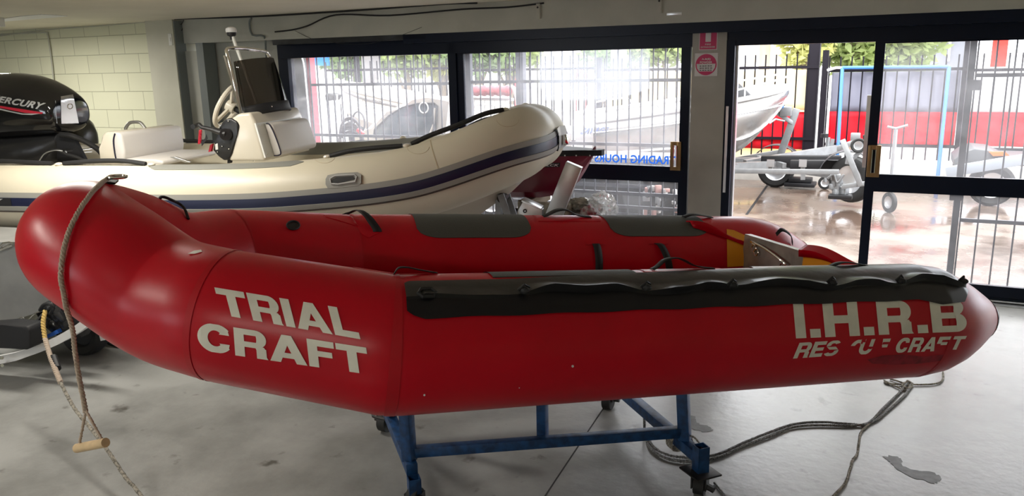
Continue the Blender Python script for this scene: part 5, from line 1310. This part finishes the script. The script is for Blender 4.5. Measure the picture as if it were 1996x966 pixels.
# padded bunks
MB().bar(E(1484, 312, 10.75), E(1640, 312, 10.75), .10, .12, bev=.015).build('padded_bunk', BLKM, T2)
MB().bar(E(1540, 321, 10.5), E(1640, 321, 10.55), .10, .12, bev=.015).build('padded_bunk', BLKM, T2)
MB().bar(E(1419, 333, 10.0), E(1635, 335, 9.8), .05, .055, bev=.004).build('side_rail', GALV, T2)
MB().bar(E(1424, 318, 11.5), E(1500, 322, 11.4), .05, .05, bev=.004).build('side_rail', GALV, T2)
MB().bar(E(1420, 315, 11.3), E(1530, 296, 11.4), .06, .09, bev=.004).build('drawbar', GALV, T2)
for x in (1502, 1565): MB().bar(E(x, 318, 10.42), E(x, 350 if x > 1540 else 334, 10.42), .05, .05, up=Vector((1, 0, 0))).build('bunk_bracket', GALV, T2, smooth=0)
q = MB()
for x in (1497, 1560): q.box(E(x+5, 318, 10.38), (.09, .02, .09)); 
q.build('bracket_plate', SILV, T2, smooth=0)
MB().bar(E(1635, 335, 10.6), E(1690, 338, 10.6), .05, .05).build('rear_rail', GALV, T2, smooth=0)
q = MB(); q.tube([E(1462, 322, 10.9), E(1475, 332, 10.9), E(1500, 334, 10.9)], .03, 8); q.box(E(1470, 320, 10.9), (.16, .10, .06), bev=.01); q.build('spring_hanger', GALV, T2)
wheel((W1.x, W1.y-.1, .25), (0, -1, 0), .25, .16, T2)
wc2 = E(1660, 349, 10.35); wheel(wc2, (-.6, -1, 0), .28, .15, T2)
for c_, r_ in ((Vector((W1.x, W1.y-.1, .25)), .34), (wc2+Vector((-.05, .08, 0)), .33)):
    G = [[c_+Vector((r_*math.cos(a), d, r_*math.sin(a))) for d in (-.12, .12)] for a in np.linspace(.45, math.pi-.25, 14)]
    MB().grid(G).build('mudguard', mat('dark_mudguard', (.05, .05, .055), .4), T2, solid=.01)
MB().bar(Vector((W1.x, W1.y, .25)), wc2, .05, .05).build('axle', GALV, T2, smooth=0)
MB().bar(E(1642, 272, 9.95), E(1678, 362, 9.9), .08, .06, up=Vector((1, 0, 0)), bev=.004).build('winch_post', GALV, T2)
MB().bar(E(1649, 310, 9.95), E(1662, 312, 9.95), .10, .10, bev=.004).build('post_collar', GALV, T2)
MB().bar(E(1680, 292, 10.1), E(1652, 318, 10.1), .05, .05, bev=.004).build('bow_stop_arm', GALV, T2)
p = E(1673, 283, 10.05); n_ = Vector((.1, -1, 0)).normalized(); wheel(p, n_, .085, .07, T2, 'bow_roller')
MB().bar(E(1686, 262, 10.1), E(1688, 276, 10.1), .05, .05, bev=.01).build('winch_knob', BLKM, T2)
q = MB(); rnd = random.Random(4)
for k in range(16):
    c_ = E(1622+rnd.random()*26, 343+rnd.random()*34, 9.95); q.box(c_, (.05+.06*rnd.random(), .05, .04+.05*rnd.random()), rot=rnd.random()*3, bev=.008)
q.tube(crv([E(1613, 348, 9.9), E(1625, 340, 9.9), E(1632, 355, 9.9), E(1645, 340, 9.9)], 5), .014, 8); q.build('coupling', GALV, T2)
MB().bar(E(1640, 364, 9.9), E(1690, 357, 9.9), .05, .05, bev=.004).build('front_beam', GALV, T2)
q = MB(); q.box(E(1638, 383, 9.9)+Vector((0, 0, .0)), (.26, .14, .05), bev=.012); q.build('foot_block', BLKR, T2)
q = MB(); q.box(Vector((PZ(1568, 356).x, 11.6, .06)), (.40, .3, .05), bev=.01); q.box(Vector((PZ(1568, 356).x, 11.6, .12)), (.3, .2, .06), bev=.01)
o = q.build('oil_tray', BLKM); tag(o, 'flat black tray on the wet ground under the empty trailer', 'tray')
# jockey wheel seen under the right door rail
p = PZ(1732, 414); jt = thing('jockey_wheel', p, 'grey jockey wheel on a pole behind the lower glass of the right door', 'wheel')
wheel((p.x, p.y, .12), (-1, -.7, 0), .12, .05, jt)
MB().cyl(Vector((p.x, p.y+.03, .16)), Vector((p.x, p.y+.03, .95)), .022).build('stem', GALV, jt)
MB().tube([Vector((p.x-.09, p.y+.03, .98)), Vector((p.x, p.y+.03, .96)), Vector((p.x+.12, p.y+.03, 1.0))], .014, 8).build('crank', GALV, jt)
MB().bb((p.x-.03, p.y+.0, .20), (p.x+.03, p.y+.06, .32)).build('fork', GALV, jt, smooth=0)
q = MB(); 
# dark trailer at the right edge
p = PY(1900, 312, 10.8)
T3 = thing('dinghy_trailer', (p.x, 10.8, 0), 'low grey trailer and covered boat seen through the right sliding door', 'trailer')
MB().bar(PY(1845, 335, 10.8), PY(2060, 300, 10.6), .10, .12, bev=.006).build('side_rail', mat('grey_blue_steel', (.25, .28, .32), .5), T3)
q = MB(); q.prism([PY(x, y, 10.9) for x, y in ((1860, 310), (1880, 296), (1900, 290), (1935, 294), (1960, 308), (2100, 310), (2100, 322), (1860, 326))], (0, .8, 0), .01); q.build('covered_boat', mat('dark_cover', (.08, .085, .09), .5), T3)
MB().prism([PY(x, y, 10.85) for x, y in ((1928, 296), (1960, 296), (1968, 303), (1936, 304))], (0, .05, 0)).build('orange_lamp', mat('orange_lens', (.75, .14, .03), .3), T3)
wheel((PZ(1870, 352).x+.2, 10.9, .25), (0, -1, 0), .25, .15, T3)
# --- ute and the things behind the left window
UY = 8.0
def Uu(px, py, y=UY): return PY(px, py, y)
U1 = thing('utility_vehicle', Uu(800, 300), 'pale utility vehicle parked outside the left window with ladder rack', 'car')
body = [(640, 300), (668, 285), (706, 263), (719, 244), (754, 218), (779, 203), (803, 195), (833, 190), (878, 188), (884, 262), (1020, 262), (1020, 330), (640, 330)]
ub = MB().prism([Uu(x, y) for x, y in body], (0, 1.5, 0), .05).build('body', mat('champagne_car_paint', (.50, .46, .42), .25, .3, coat=.5), U1)
MB().prism([Uu(x, y, UY-.012) for x, y in ((728, 268), (730, 252), (757, 226), (784, 209), (812, 202), (846, 201), (853, 206), (849, 262), (846, 268))], (0, .02, 0), .006).build('side_window', CARG, U1)
q = MB(); q.tube([Uu(x, y, UY-.02) for x, y in ((728, 268), (730, 252), (757, 226), (784, 209), (812, 202), (846, 201), (853, 206), (849, 262))], .009, 8); q.build('window_seal', BLKM, U1)
MB().tube([Uu(x, y, UY-.02) for x, y in ((848, 210), (846, 240), (838, 262))], .012, 8).build('door_pillar', mat('champagne_car_paint', (.5, .46, .42), .25), U1)
MB().tube(crv([Uu(870, 290), Uu(876, 230), Uu(884, 180), Uu(894, 172), Uu(940, 171)], 5), .028, 10).build('sports_bar', WHT, U1)
MB().tube(crv([Uu(988, 170), Uu(1000, 172), Uu(1008, 190), Uu(1014, 230), Uu(1018, 290)], 5), .028, 10).build('sports_bar', WHT, U1)
q = MB(); q.bar(Uu(898, 192), Uu(1000, 194), .05, .03); q.bar(Uu(898, 204), Uu(1000, 206), .05, .02)
for x in (905, 925, 945, 965, 985): q.bar(Uu(x, 195), Uu(x-1, 262), .01, .01)
for y in (215, 228, 242): q.bar(Uu(898, y), Uu(1002, y), .01, .01)
q.build('ladder_rack', WHT, U1, smooth=0)
P = [Uu(895+100*i/20, 177, UY-.05) for i in range(21)]
MB().tube(P, [.055+.008*math.sin(i*2.1) for i in range(21)], 12).build('rolled_red_cover', mat('red_rolled_cloth', (.45, .06, .08), .6, bump=.6, bscale=20, dist=.02), U1)
for px in (700, 960):
    c_ = Uu(px, 300); wheel((c_.x, UY-.02, .32), (0, -1, 0), .32, .2, U1)
MB().tube([Uu(826, 210, UY-.03)+Vector((.06*math.cos(a), 0, .06*math.sin(a))) for a in np.linspace(0, 6.28, 17)[:-1]], .008, 8, closed=True).build('window_sticker', WHT, U1)
# hose coil on a stand
HC = thing('coiled_hose', Uu(685, 290, 7.5), 'coiled grey hose with red nozzle outside the left window', 'hose')
rnd = random.Random(2)
q = MB()
for k in range(9):
    r_ = .165+.02*rnd.random(); cx_ = Uu(684, 265, 7.5+.012*k)
    q.tube([cx_+Vector((r_*math.cos(a)*(.85+.03*k), .0, r_*1.15*math.sin(a)-.02*k)) for a in np.linspace(0, 6.28, 33)[:-1]], .012, 8, closed=True)
q.build('hose_coil', mat('grey_hose', (.10, .10, .11), .5), HC)
cx_ = Uu(699, 238, 7.6); MB().tube([cx_+Vector((.085*math.cos(a), 0, .12*math.sin(a))) for a in np.linspace(-.9, 4.2, 24)], .011, 8).build('hose_loop', mat('grey_hose', (.10, .10, .11), .5), HC)
MB().bar(Uu(697, 252, 7.46), Uu(708, 262, 7.46), .05, .04, bev=.008).build('red_nozzle', mat('red_plastic', (.6, .03, .04), .4), HC)
MB().cyl(Vector((Uu(684, 265, 7.6).x, 7.62, 0)), Vector((Uu(684, 265, 7.6).x, 7.62, 1.15)), .03).build('stand_pole', GRIL, HC)
# angler boat hull behind the ute
AB = thing('aluminium_boat', PY(700, 260, 9.9), 'pale aluminium fishing boat with stripes behind the utility vehicle', 'boat')
AY = 9.6
def Au(px, py, y=AY): return PY(px, py, y)
st_ = []
for (px, yt, yb, hw) in ((608, 158, 200, .03), (625, 163, 225, .18), (650, 169, 250, .38), (690, 178, 268, .55), (740, 188, 285, .62), (800, 200, 300, .65), (860, 212, 315, .65)):
    t_ = Au(px, yt); b_ = Au(px, yb); m_ = t_.lerp(b_, .6); c0 = Vector((0, .65, 0)); 
    st_.append([t_+c0-Vector((0, hw, 0)), m_+c0-Vector((0, hw*.93, 0)), b_+c0, m_+c0+Vector((0, hw*.93, 0)), t_+c0+Vector((0, hw, 0))])
q = MB(); q.loft(st_, closed=False, capa=False, capb=False); ah = q.build('hull', mat('boat_aluminium_pale', (.42, .38, .34), .4, .3), AB, solid=.01)
for k, m_ in ((.0, WHT), (.22, mat('dark_stripe', (.12, .11, .11), .5)), (.42, WHT), (.62, WHT)):
    MB().tube([Vector(r[0]).lerp(Vector(r[1]), k)-Vector((0, .012, 0)) for r in st_], .014 if k else .03, 8).build('side_stripe' if k else 'gunwale', m_, AB)
abv = bvh_of(ah); bm = text_bm('315 ANGLER', .03, shear=.2); slice_bm(bm, 12, 2)
lay(bm, lambda u, v: cast(abv, *bil([(707, 190), (744, 196), (743, 202), (706, 197)], u, v), .012), 'lettering', mat('dark_stripe', (.12, .11, .11), .5), AB)
q = MB(); q.prism([Au(x, y, 9.5) for x, y in ((632, 184), (640, 181), (652, 186), (646, 196), (634, 197))], (0, .2, 0), .02); q.build('bow_roller', BLKM, AB)
MB().tube([Au(657, 184, 9.5), Au(658, 245, 9.5)], .014, 6).build('safety_chain', WHT, AB)
MB().bar(Au(626, 210, 9.5), Au(634, 280, 9.5), .09, .08, up=Vector((1, 0, 0))).build('winch_post', WHT, AB, smooth=0)
for px in (650, 780): MB().bb((Au(px, 280).x-.05, AY+.3, 0), (Au(px, 280).x+.05, AY+.9, .45)).build('cradle', GALV, AB, smooth=0)
MB().bar(Vector((Au(640, 280).x, AY+.6, .47)), Vector((Au(860, 280).x, AY+.6, .47)), .1, .08).build('trailer_rail', GALV, AB, smooth=0)
# red post, dark downpipe wall and yellow strip at the left window edge
a = PY(605, 150, 7.1); o = MB().bb((a.x-.045, 7.05, 0), (a.x+.045, 7.14, 3.0)).build('red_post', mat('faded_red_paint', (.55, .08, .11), .5)); tag(o, 'faded red square post just outside the left window', 'post')
a = PY(583, 150, 6.95); o = MB().bb((PY(566, 150, 6.95).x-.3, 6.95, 0), (PY(596, 150, 6.95).x-.02, 7.0, 3.0)).build('shutter_panel', mat('dark_grey_shutter', (.06, .06, .06), .35, noise=.5, nscale=6)); tag(o, 'dark grey shutter panel beside the red post', 'panel')
o = MB().tube(crv([PY(575, 85, 6.9), PY(585, 105, 6.9), PY(593, 130, 6.9), PY(600, 200, 6.9), PY(608, 280, 6.9)], 5), .008, 8).build('dangling_hose', SILV); tag(o, 'pale thin hose hanging down the dark shutter panel', 'hose')
o = MB().prism([PY(567, 100, 6.94), PY(571, 104, 6.94), PY(571, 140, 6.94), PY(567, 150, 6.94)], (0, .01, 0)).build('ochre_strip', mat('ochre_sign', (.55, .33, .05), .5), smooth=0); tag(o, 'narrow ochre strip at the left edge of the window', 'sign')
o = MB().bb((X_(612, 120, 14)-.0, 14, Z_(620, 128, 14)), (X_(640, 120, 14), 14.04, 4.5)).build('blue_banner', translucent('blue_banner_cloth', (.03, .25, .85), .4), smooth=0); tag(o, 'tall blue banner above the fence behind the red post', 'banner')
a = PY(722, 120, 13.2); o = MB().bb((a.x-.14, 13.1, 0), (a.x+.14, 13.3, 6)).build('street_pole', mat('timber_pole', (.20, .19, .19), .8)); tag(o, 'thick grey street pole behind the left window', 'pole')
a = PY(1206, 120, 15); o = MB().bb((a.x-.13, 14.9, 0), (a.x+.13, 15.1, 7)).build('street_pole', mat('timber_pole', (.20, .19, .19), .8)); tag(o, 'thick grey street pole behind the left sliding door', 'pole')
# low black crates and odds and ends outside the lower pane
CRT = thing('crate_stack', PY(1230, 380, 7.3), 'dark crates and parts piled outside the lower pane of the left door', 'crates')
a, c = PY(1100, 345, 7.35), PY(1335, 345, 7.35)
MB().bb((a.x, 7.3, 0), (c.x+.0, 7.9, .86), bev=.01).build('dark_panel', mat('dark_plastic', (.035, .036, .04), .45, noise=.4, nscale=5), CRT)
for z in (.30, .58, .80): MB().bb((a.x, 7.27, z), (c.x-.25, 7.31, z+.035)).build('ledge', GRIL, CRT, smooth=0)
rnd = random.Random(11)
for k in range(26):
    px = 1255+rnd.random()*70; py = 365+rnd.random()*50
    p = PY(px, py, 7.2); s_ = .03+.05*rnd.random()
    MB().box(p, (s_, .03, s_*(.5+rnd.random())), rot=rnd.random()*3, bev=.006).build('loose_part', [SILV, WHT, BLKM, mat('pale_pink_part', (.6, .35, .32), .5)][k % 4], CRT)
# --- trees
def tree(x, y, h, blobs, m, label, trunk_r=.14, seed=1, leaf=.16, dens=1.0, group=None):
    t = thing('leafy_tree', (x, y, 0), label, 'tree', group)
    rnd = random.Random(seed)
    q = MB(); q.tube(crv([Vector((x, y, -.05)), Vector((x+.1, y, h*.4)), Vector((x-.1, y, h*.8))], 4), [trunk_r*(1-.06*i) for i in range(9)], 10)
    for (bx_, by_, bz_, br) in blobs: q.tube([Vector((x, y, h*.35+.1*rnd.random())), Vector((x+bx_*.5, y+by_*.5, (h*.4+bz_)/2)), Vector((x+bx_, y+by_, bz_))], [trunk_r*.5, trunk_r*.3, trunk_r*.12], 6)
    q.build('trunk', BARK, t)
    q = MB(); bm = q.bm
    for (bx_, by_, bz_, br) in blobs:
        for k in range(int(br*br*1100*dens)):
            d = Vector((rnd.gauss(0, 1), rnd.gauss(0, 1), rnd.gauss(0, 1))).normalized()*br*(rnd.random()**.4)
            c_ = Vector((x+bx_, y+by_, bz_))+Vector((d.x, d.y, d.z*.8))
            a = Vector((rnd.gauss(0, 1), rnd.gauss(0, 1), rnd.gauss(0, .6))).normalized(); b_ = a.cross(Vector((rnd.gauss(0, 1), rnd.gauss(0, 1), rnd.gauss(0, 1)))).normalized()
            s_ = leaf*(.6+.8*rnd.random())
            vs = [bm.verts.new(c_+a*s_), bm.verts.new(c_+b_*s_*.45), bm.verts.new(c_-a*s_), bm.verts.new(c_-b_*s_*.45)]
            bm.faces.new(vs)
    o = q.build('foliage', m, t, smooth=0); return t
GR = 'trees beyond the fence'
LF = translucent('leaf_green', (.36, .44, .17), .45); LFY = translucent('leaf_yellow_green', (.52, .52, .20), .45); LFD = translucent('leaf_dark_green', (.24, .33, .14), .4); PALF = translucent('pale_frond', (.80, .68, .50), .5)
def tpos(px, Y): p = PY(px, 150, Y); return p.x
tree(tpos(1668, 17), 17, 5, [(-.55, 0, 2.9, .6), (-.2, .2, 2.0, .6), (.1, 0, 2.9, .8), (-.5, 0, 2.3, .5), (.5, .2, 2.2, .7), (0, .3, 3.6, 1.0), (.8, 0, 3.1, .8), (.2, 0, 1.6, .6), (.9, 0, 2.3, .6), (-.75, 0, 1.9, .45), (-.9, 0, 2.6, .4), (-.3, 0, 3.2, .6)], LF, 'large bright green tree above the grey and red banner', seed=3, leaf=.11, dens=1.3)
tree(tpos(1572, 16), 16, 4, [(0, 0, 2.6, .45), (-.35, 0, 2.15, .32), (.1, 0, 2.0, .40), (.1, 0, 3.1, .4), (-.2, 0, 1.75, .3), (.25, 0, 2.4, .35), (-.5, 0, 2.5, .3), (.35, 0, 2.8, .4)], LFY, 'yellow green tree left of the dark roof post', seed=5, leaf=.09, dens=1.6, trunk_r=.08)
tree(tpos(1765, 18), 18, 5, [(-.4, 0, 2.7, .7), (.25, 0, 2.2, .6), (-.4, 0, 1.9, .6), (0, 0, 3.3, .8), (.3, 0, 2.8, .5), (-.9, 0, 2.3, .6), (-.8, 0, 1.8, .5), (0, 0, 1.7, .5)], LF, 'pale green tree seen through the right sliding door', seed=8, leaf=.11, dens=1.1)
for i, (px, Y, z, r) in enumerate(((690, 16, 2.4, .9), (790, 16, 2.6, 1.1), (860, 16.5, 2.5, 1.0), (930, 16, 2.5, .9), (990, 17, 2.4, .7))):
    tree(tpos(px, Y), Y, 3, [(-.5, 0, z-.35, r*.6), (.5, 0, z-.4, r*.6), (0, 0, z+.1, r*.7), (0, 0, z-.6, r*.6)], [LFD, LF, LFY][i % 3], 'hedge tree behind the left windows, %s' % ['dark green, nearest the blue banner', 'bright green, behind the grey street pole', 'yellow green, left of the window mullion', 'dark green, just right of the window mullion', 'bright green, above the rolled red cover'][i], seed=20+i, leaf=.12, dens=.9, trunk_r=.08)
tree(tpos(1172, 17), 17, 2.2, [(-.1, 0, 1.9, .45), (.4, 0, 1.8, .4)], LFD, 'small dark bush left of the second street pole', seed=31, leaf=.1, trunk_r=.05, dens=1.3)
for i, px in enumerate((1255, 1300)):
    tree(tpos(px, 17), 17, 2.2, [(-.3, 0, 2.0, .45), (.3, 0, 2.0, .45)], LF, 'small green bush right of the second street pole, %s' % ('nearer to it', 'nearer the door frame')[i], seed=33+i, leaf=.1, trunk_r=.05, dens=1.2)
# palm behind the doorway
pt_ = PY(1492, 80, 22); PT = thing('palm_tree', (pt_.x, 22, 0), 'pale palm tree behind the fence in the doorway', 'tree')
MB().tube([Vector((pt_.x, 22, 0)), Vector((pt_.x, 22, Z_(1492, 50, 22)))], .14, 10).build('trunk', mat('pale_bark', (.55, .46, .36), .8), PT)
top_ = Vector((pt_.x, 22, Z_(1492, 44, 22))); q = MB(); rnd = random.Random(9)
for k in range(14):
    a = k*.45+rnd.random()*.2; L_ = 1.5+.4*rnd.random(); d = Vector((math.cos(a), math.sin(a)*.6, 0)); pts = [top_+d*L_*t+Vector((0, 0, .5*t-1.5*t*t)) for t in np.linspace(0, 1, 9)]
    for p, p2 in zip(pts, pts[1:]):
        for s_ in (-1, 1):
            n_ = d.cross(Vector((0, 0, 1)))*s_*.18+Vector((0, 0, -.25))
            bm = q.bm; bm.faces.new([bm.verts.new(p), bm.verts.new(p2), bm.verts.new(p2+n_*.6), bm.verts.new(p+n_)])
q.build('fronds', PALF, PT, smooth=0)
# --- buildings across the street
def bldg(px0, px1, Y, ztop, m, label, depth=6, extra=None):
    x0, x1 = PY(px0, 120, Y).x, PY(px1, 120, Y).x
    t = thing('street_building', ((x0+x1)/2, Y, 0), label, 'building')
    MB().bb((x0, Y, -.02), (x1, Y+depth, ztop)).build('wall', m, t, smooth=0)
    MB().bb((x0-.1, Y-.1, ztop), (x1+.1, Y+depth+.1, ztop+.12)).build('parapet', WHT, t, smooth=0)
    return t, x0, x1
WB = mat('white_building', (.82, .82, .82), .7)
bldg(1400, 1640, 30, Z_(1480, 82, 30), WB, 'long low white building behind the doorway fence')
t, x0, x1 = bldg(1780, 1900, 26, Z_(1850, 42, 26), mat('grey_facade', (.20, .21, .24), .5), 'grey fronted shop behind the right sliding door')
MB().bb((x0-.5, 25.6, Z_(1850, 42, 26)), (x1+.3, 26, Z_(1850, 20, 26))).build('fascia', WHT, t, smooth=0)
for k in range(4): MB().bb((x0+.3+.55*k, 25.9, 1.6), (x0+.36+.55*k, 25.98, 3.6)).build('mullion', WHT, t, smooth=0)
for i, (dx, z, m_) in enumerate(((.35, 3.0, (.75, .05, .10)), (.6, 2.6, (.05, .25, .75)), (.4, 2.2, (.8, .18, .05)), (.2, 2.85, (.05, .3, .8)))):
    MB().prism([Vector((x0+dx+.22*math.cos(a), 25.8, z+.26*math.sin(a*1.3))) for a in (0, 1.2, 2.4, 3.6, 4.8)], (0, .05, 0)).build('flag', mat('flag_colour_%s' % 'abcd'[i], m_, .5), t, smooth=0)
bldg(1912, 2200, 24, Z_(1950, 108, 24), WB, 'white low building at the right edge behind the fence')
a = PY(1950, 80, 20); o = MB().bb((a.x-.14, 19.9, Z_(1950, 130, 20)), (a.x+.14, 20, 6)).build('red_flag_banner', translucent('tall_red_flag', (.85, .05, .03), .4), smooth=0); tag(o, 'tall narrow red banner at the far right of the sky', 'banner')
bldg(1010, 1380, 32, Z_(1200, 92, 32), WB, 'white building behind the left sliding door')
bldg(600, 1000, 24, Z_(800, 128, 24), WB, 'white building low behind the left window trees')
a, c = PY(1000, 90, 23), PY(1105, 98, 23); o = MB().bb((a.x, 23, c.z-.0), (c.x, 23.1, c.z+.12)).bb((a.x, 23, -.02), (a.x+.1, 23.1, c.z)).build('red_fascia', mat('red_fascia_paint', (.75, .05, .06), .5), smooth=0); tag(o, 'thin red fascia line above the bow of the cream boat', 'sign')
a = PY(1226, 80, 18); o = MB().bb((a.x-.03, 18, .4), (a.x+.03, 18.05, 5)).build('red_pole', mat('red_fascia_paint', (.75, .05, .06), .5), smooth=0); tag(o, 'thin red pole right of the second street pole', 'pole')
o = MB().bb((PY(1215, 148, 18).x, 18.2, Z_(1250, 152, 18)), (PY(1290, 148, 18).x, 18.25, Z_(1250, 146, 18))).bb((PY(1215, 148, 18).x, 18.2, -.02), (PY(1215, 148, 18).x+.05, 18.25, Z_(1250, 150, 18))).build('yellow_board', mat('yellow_board', (.8, .6, .08), .5), smooth=0); tag(o, 'thin yellow board beyond the fence right of the second street pole', 'sign')
a = PY(1132, 141, 18); 
q = MB(); q.bb((a.x-.12, 18, a.z-.12), (a.x-.06, 18.04, a.z+.10)); q.bb((a.x+.06, 18, a.z-.12), (a.x+.12, 18.04, a.z+.10)); q.bb((a.x-.02, 18, a.z-.10), (a.x+.02, 18.04, a.z+.08)); q.bb((a.x-.13, 18.0, -.02), (a.x-.11, 18.04, a.z)); q.bb((a.x+.11, 18.0, -.02), (a.x+.13, 18.04, a.z)); o = q.build('roadside_sign', mat('red_fascia_paint', (.75, .05, .06), .5), smooth=0); tag(o, 'small red and yellow roadside sign far behind the left sliding door', 'sign')

# repeats of one kind carry one group phrase
GROUPS = {'fluorescent_and_fill_fixture': 'fluorescent battens on the ceiling', 'leafy_tree': 'leafy trees beyond the fence', 'picket_fence': 'picket fence panels along the yard',
          'security_grille': 'security grilles outside the glazing', 'fence_banner': 'banners tied to the picket fence', 'street_building': 'pale buildings across the street',
          'street_pole': 'street poles beyond the yard', 'trestle': 'trestles under the maroon dinghy', 'plastic_bag': 'packing plastic on the bench', 'beam_bracket': 'brackets on the beam',
          'extinguisher_sign': 'fire signs on the pillar', 'electrical_cable': 'cables along the walls', 'electrical_conduit': 'conduits on the walls'}
for o in bpy.data.objects:
    if o.parent is None and o.get('label') and o.name.split('.')[0] in GROUPS: o['group'] = GROUPS[o.name.split('.')[0]]
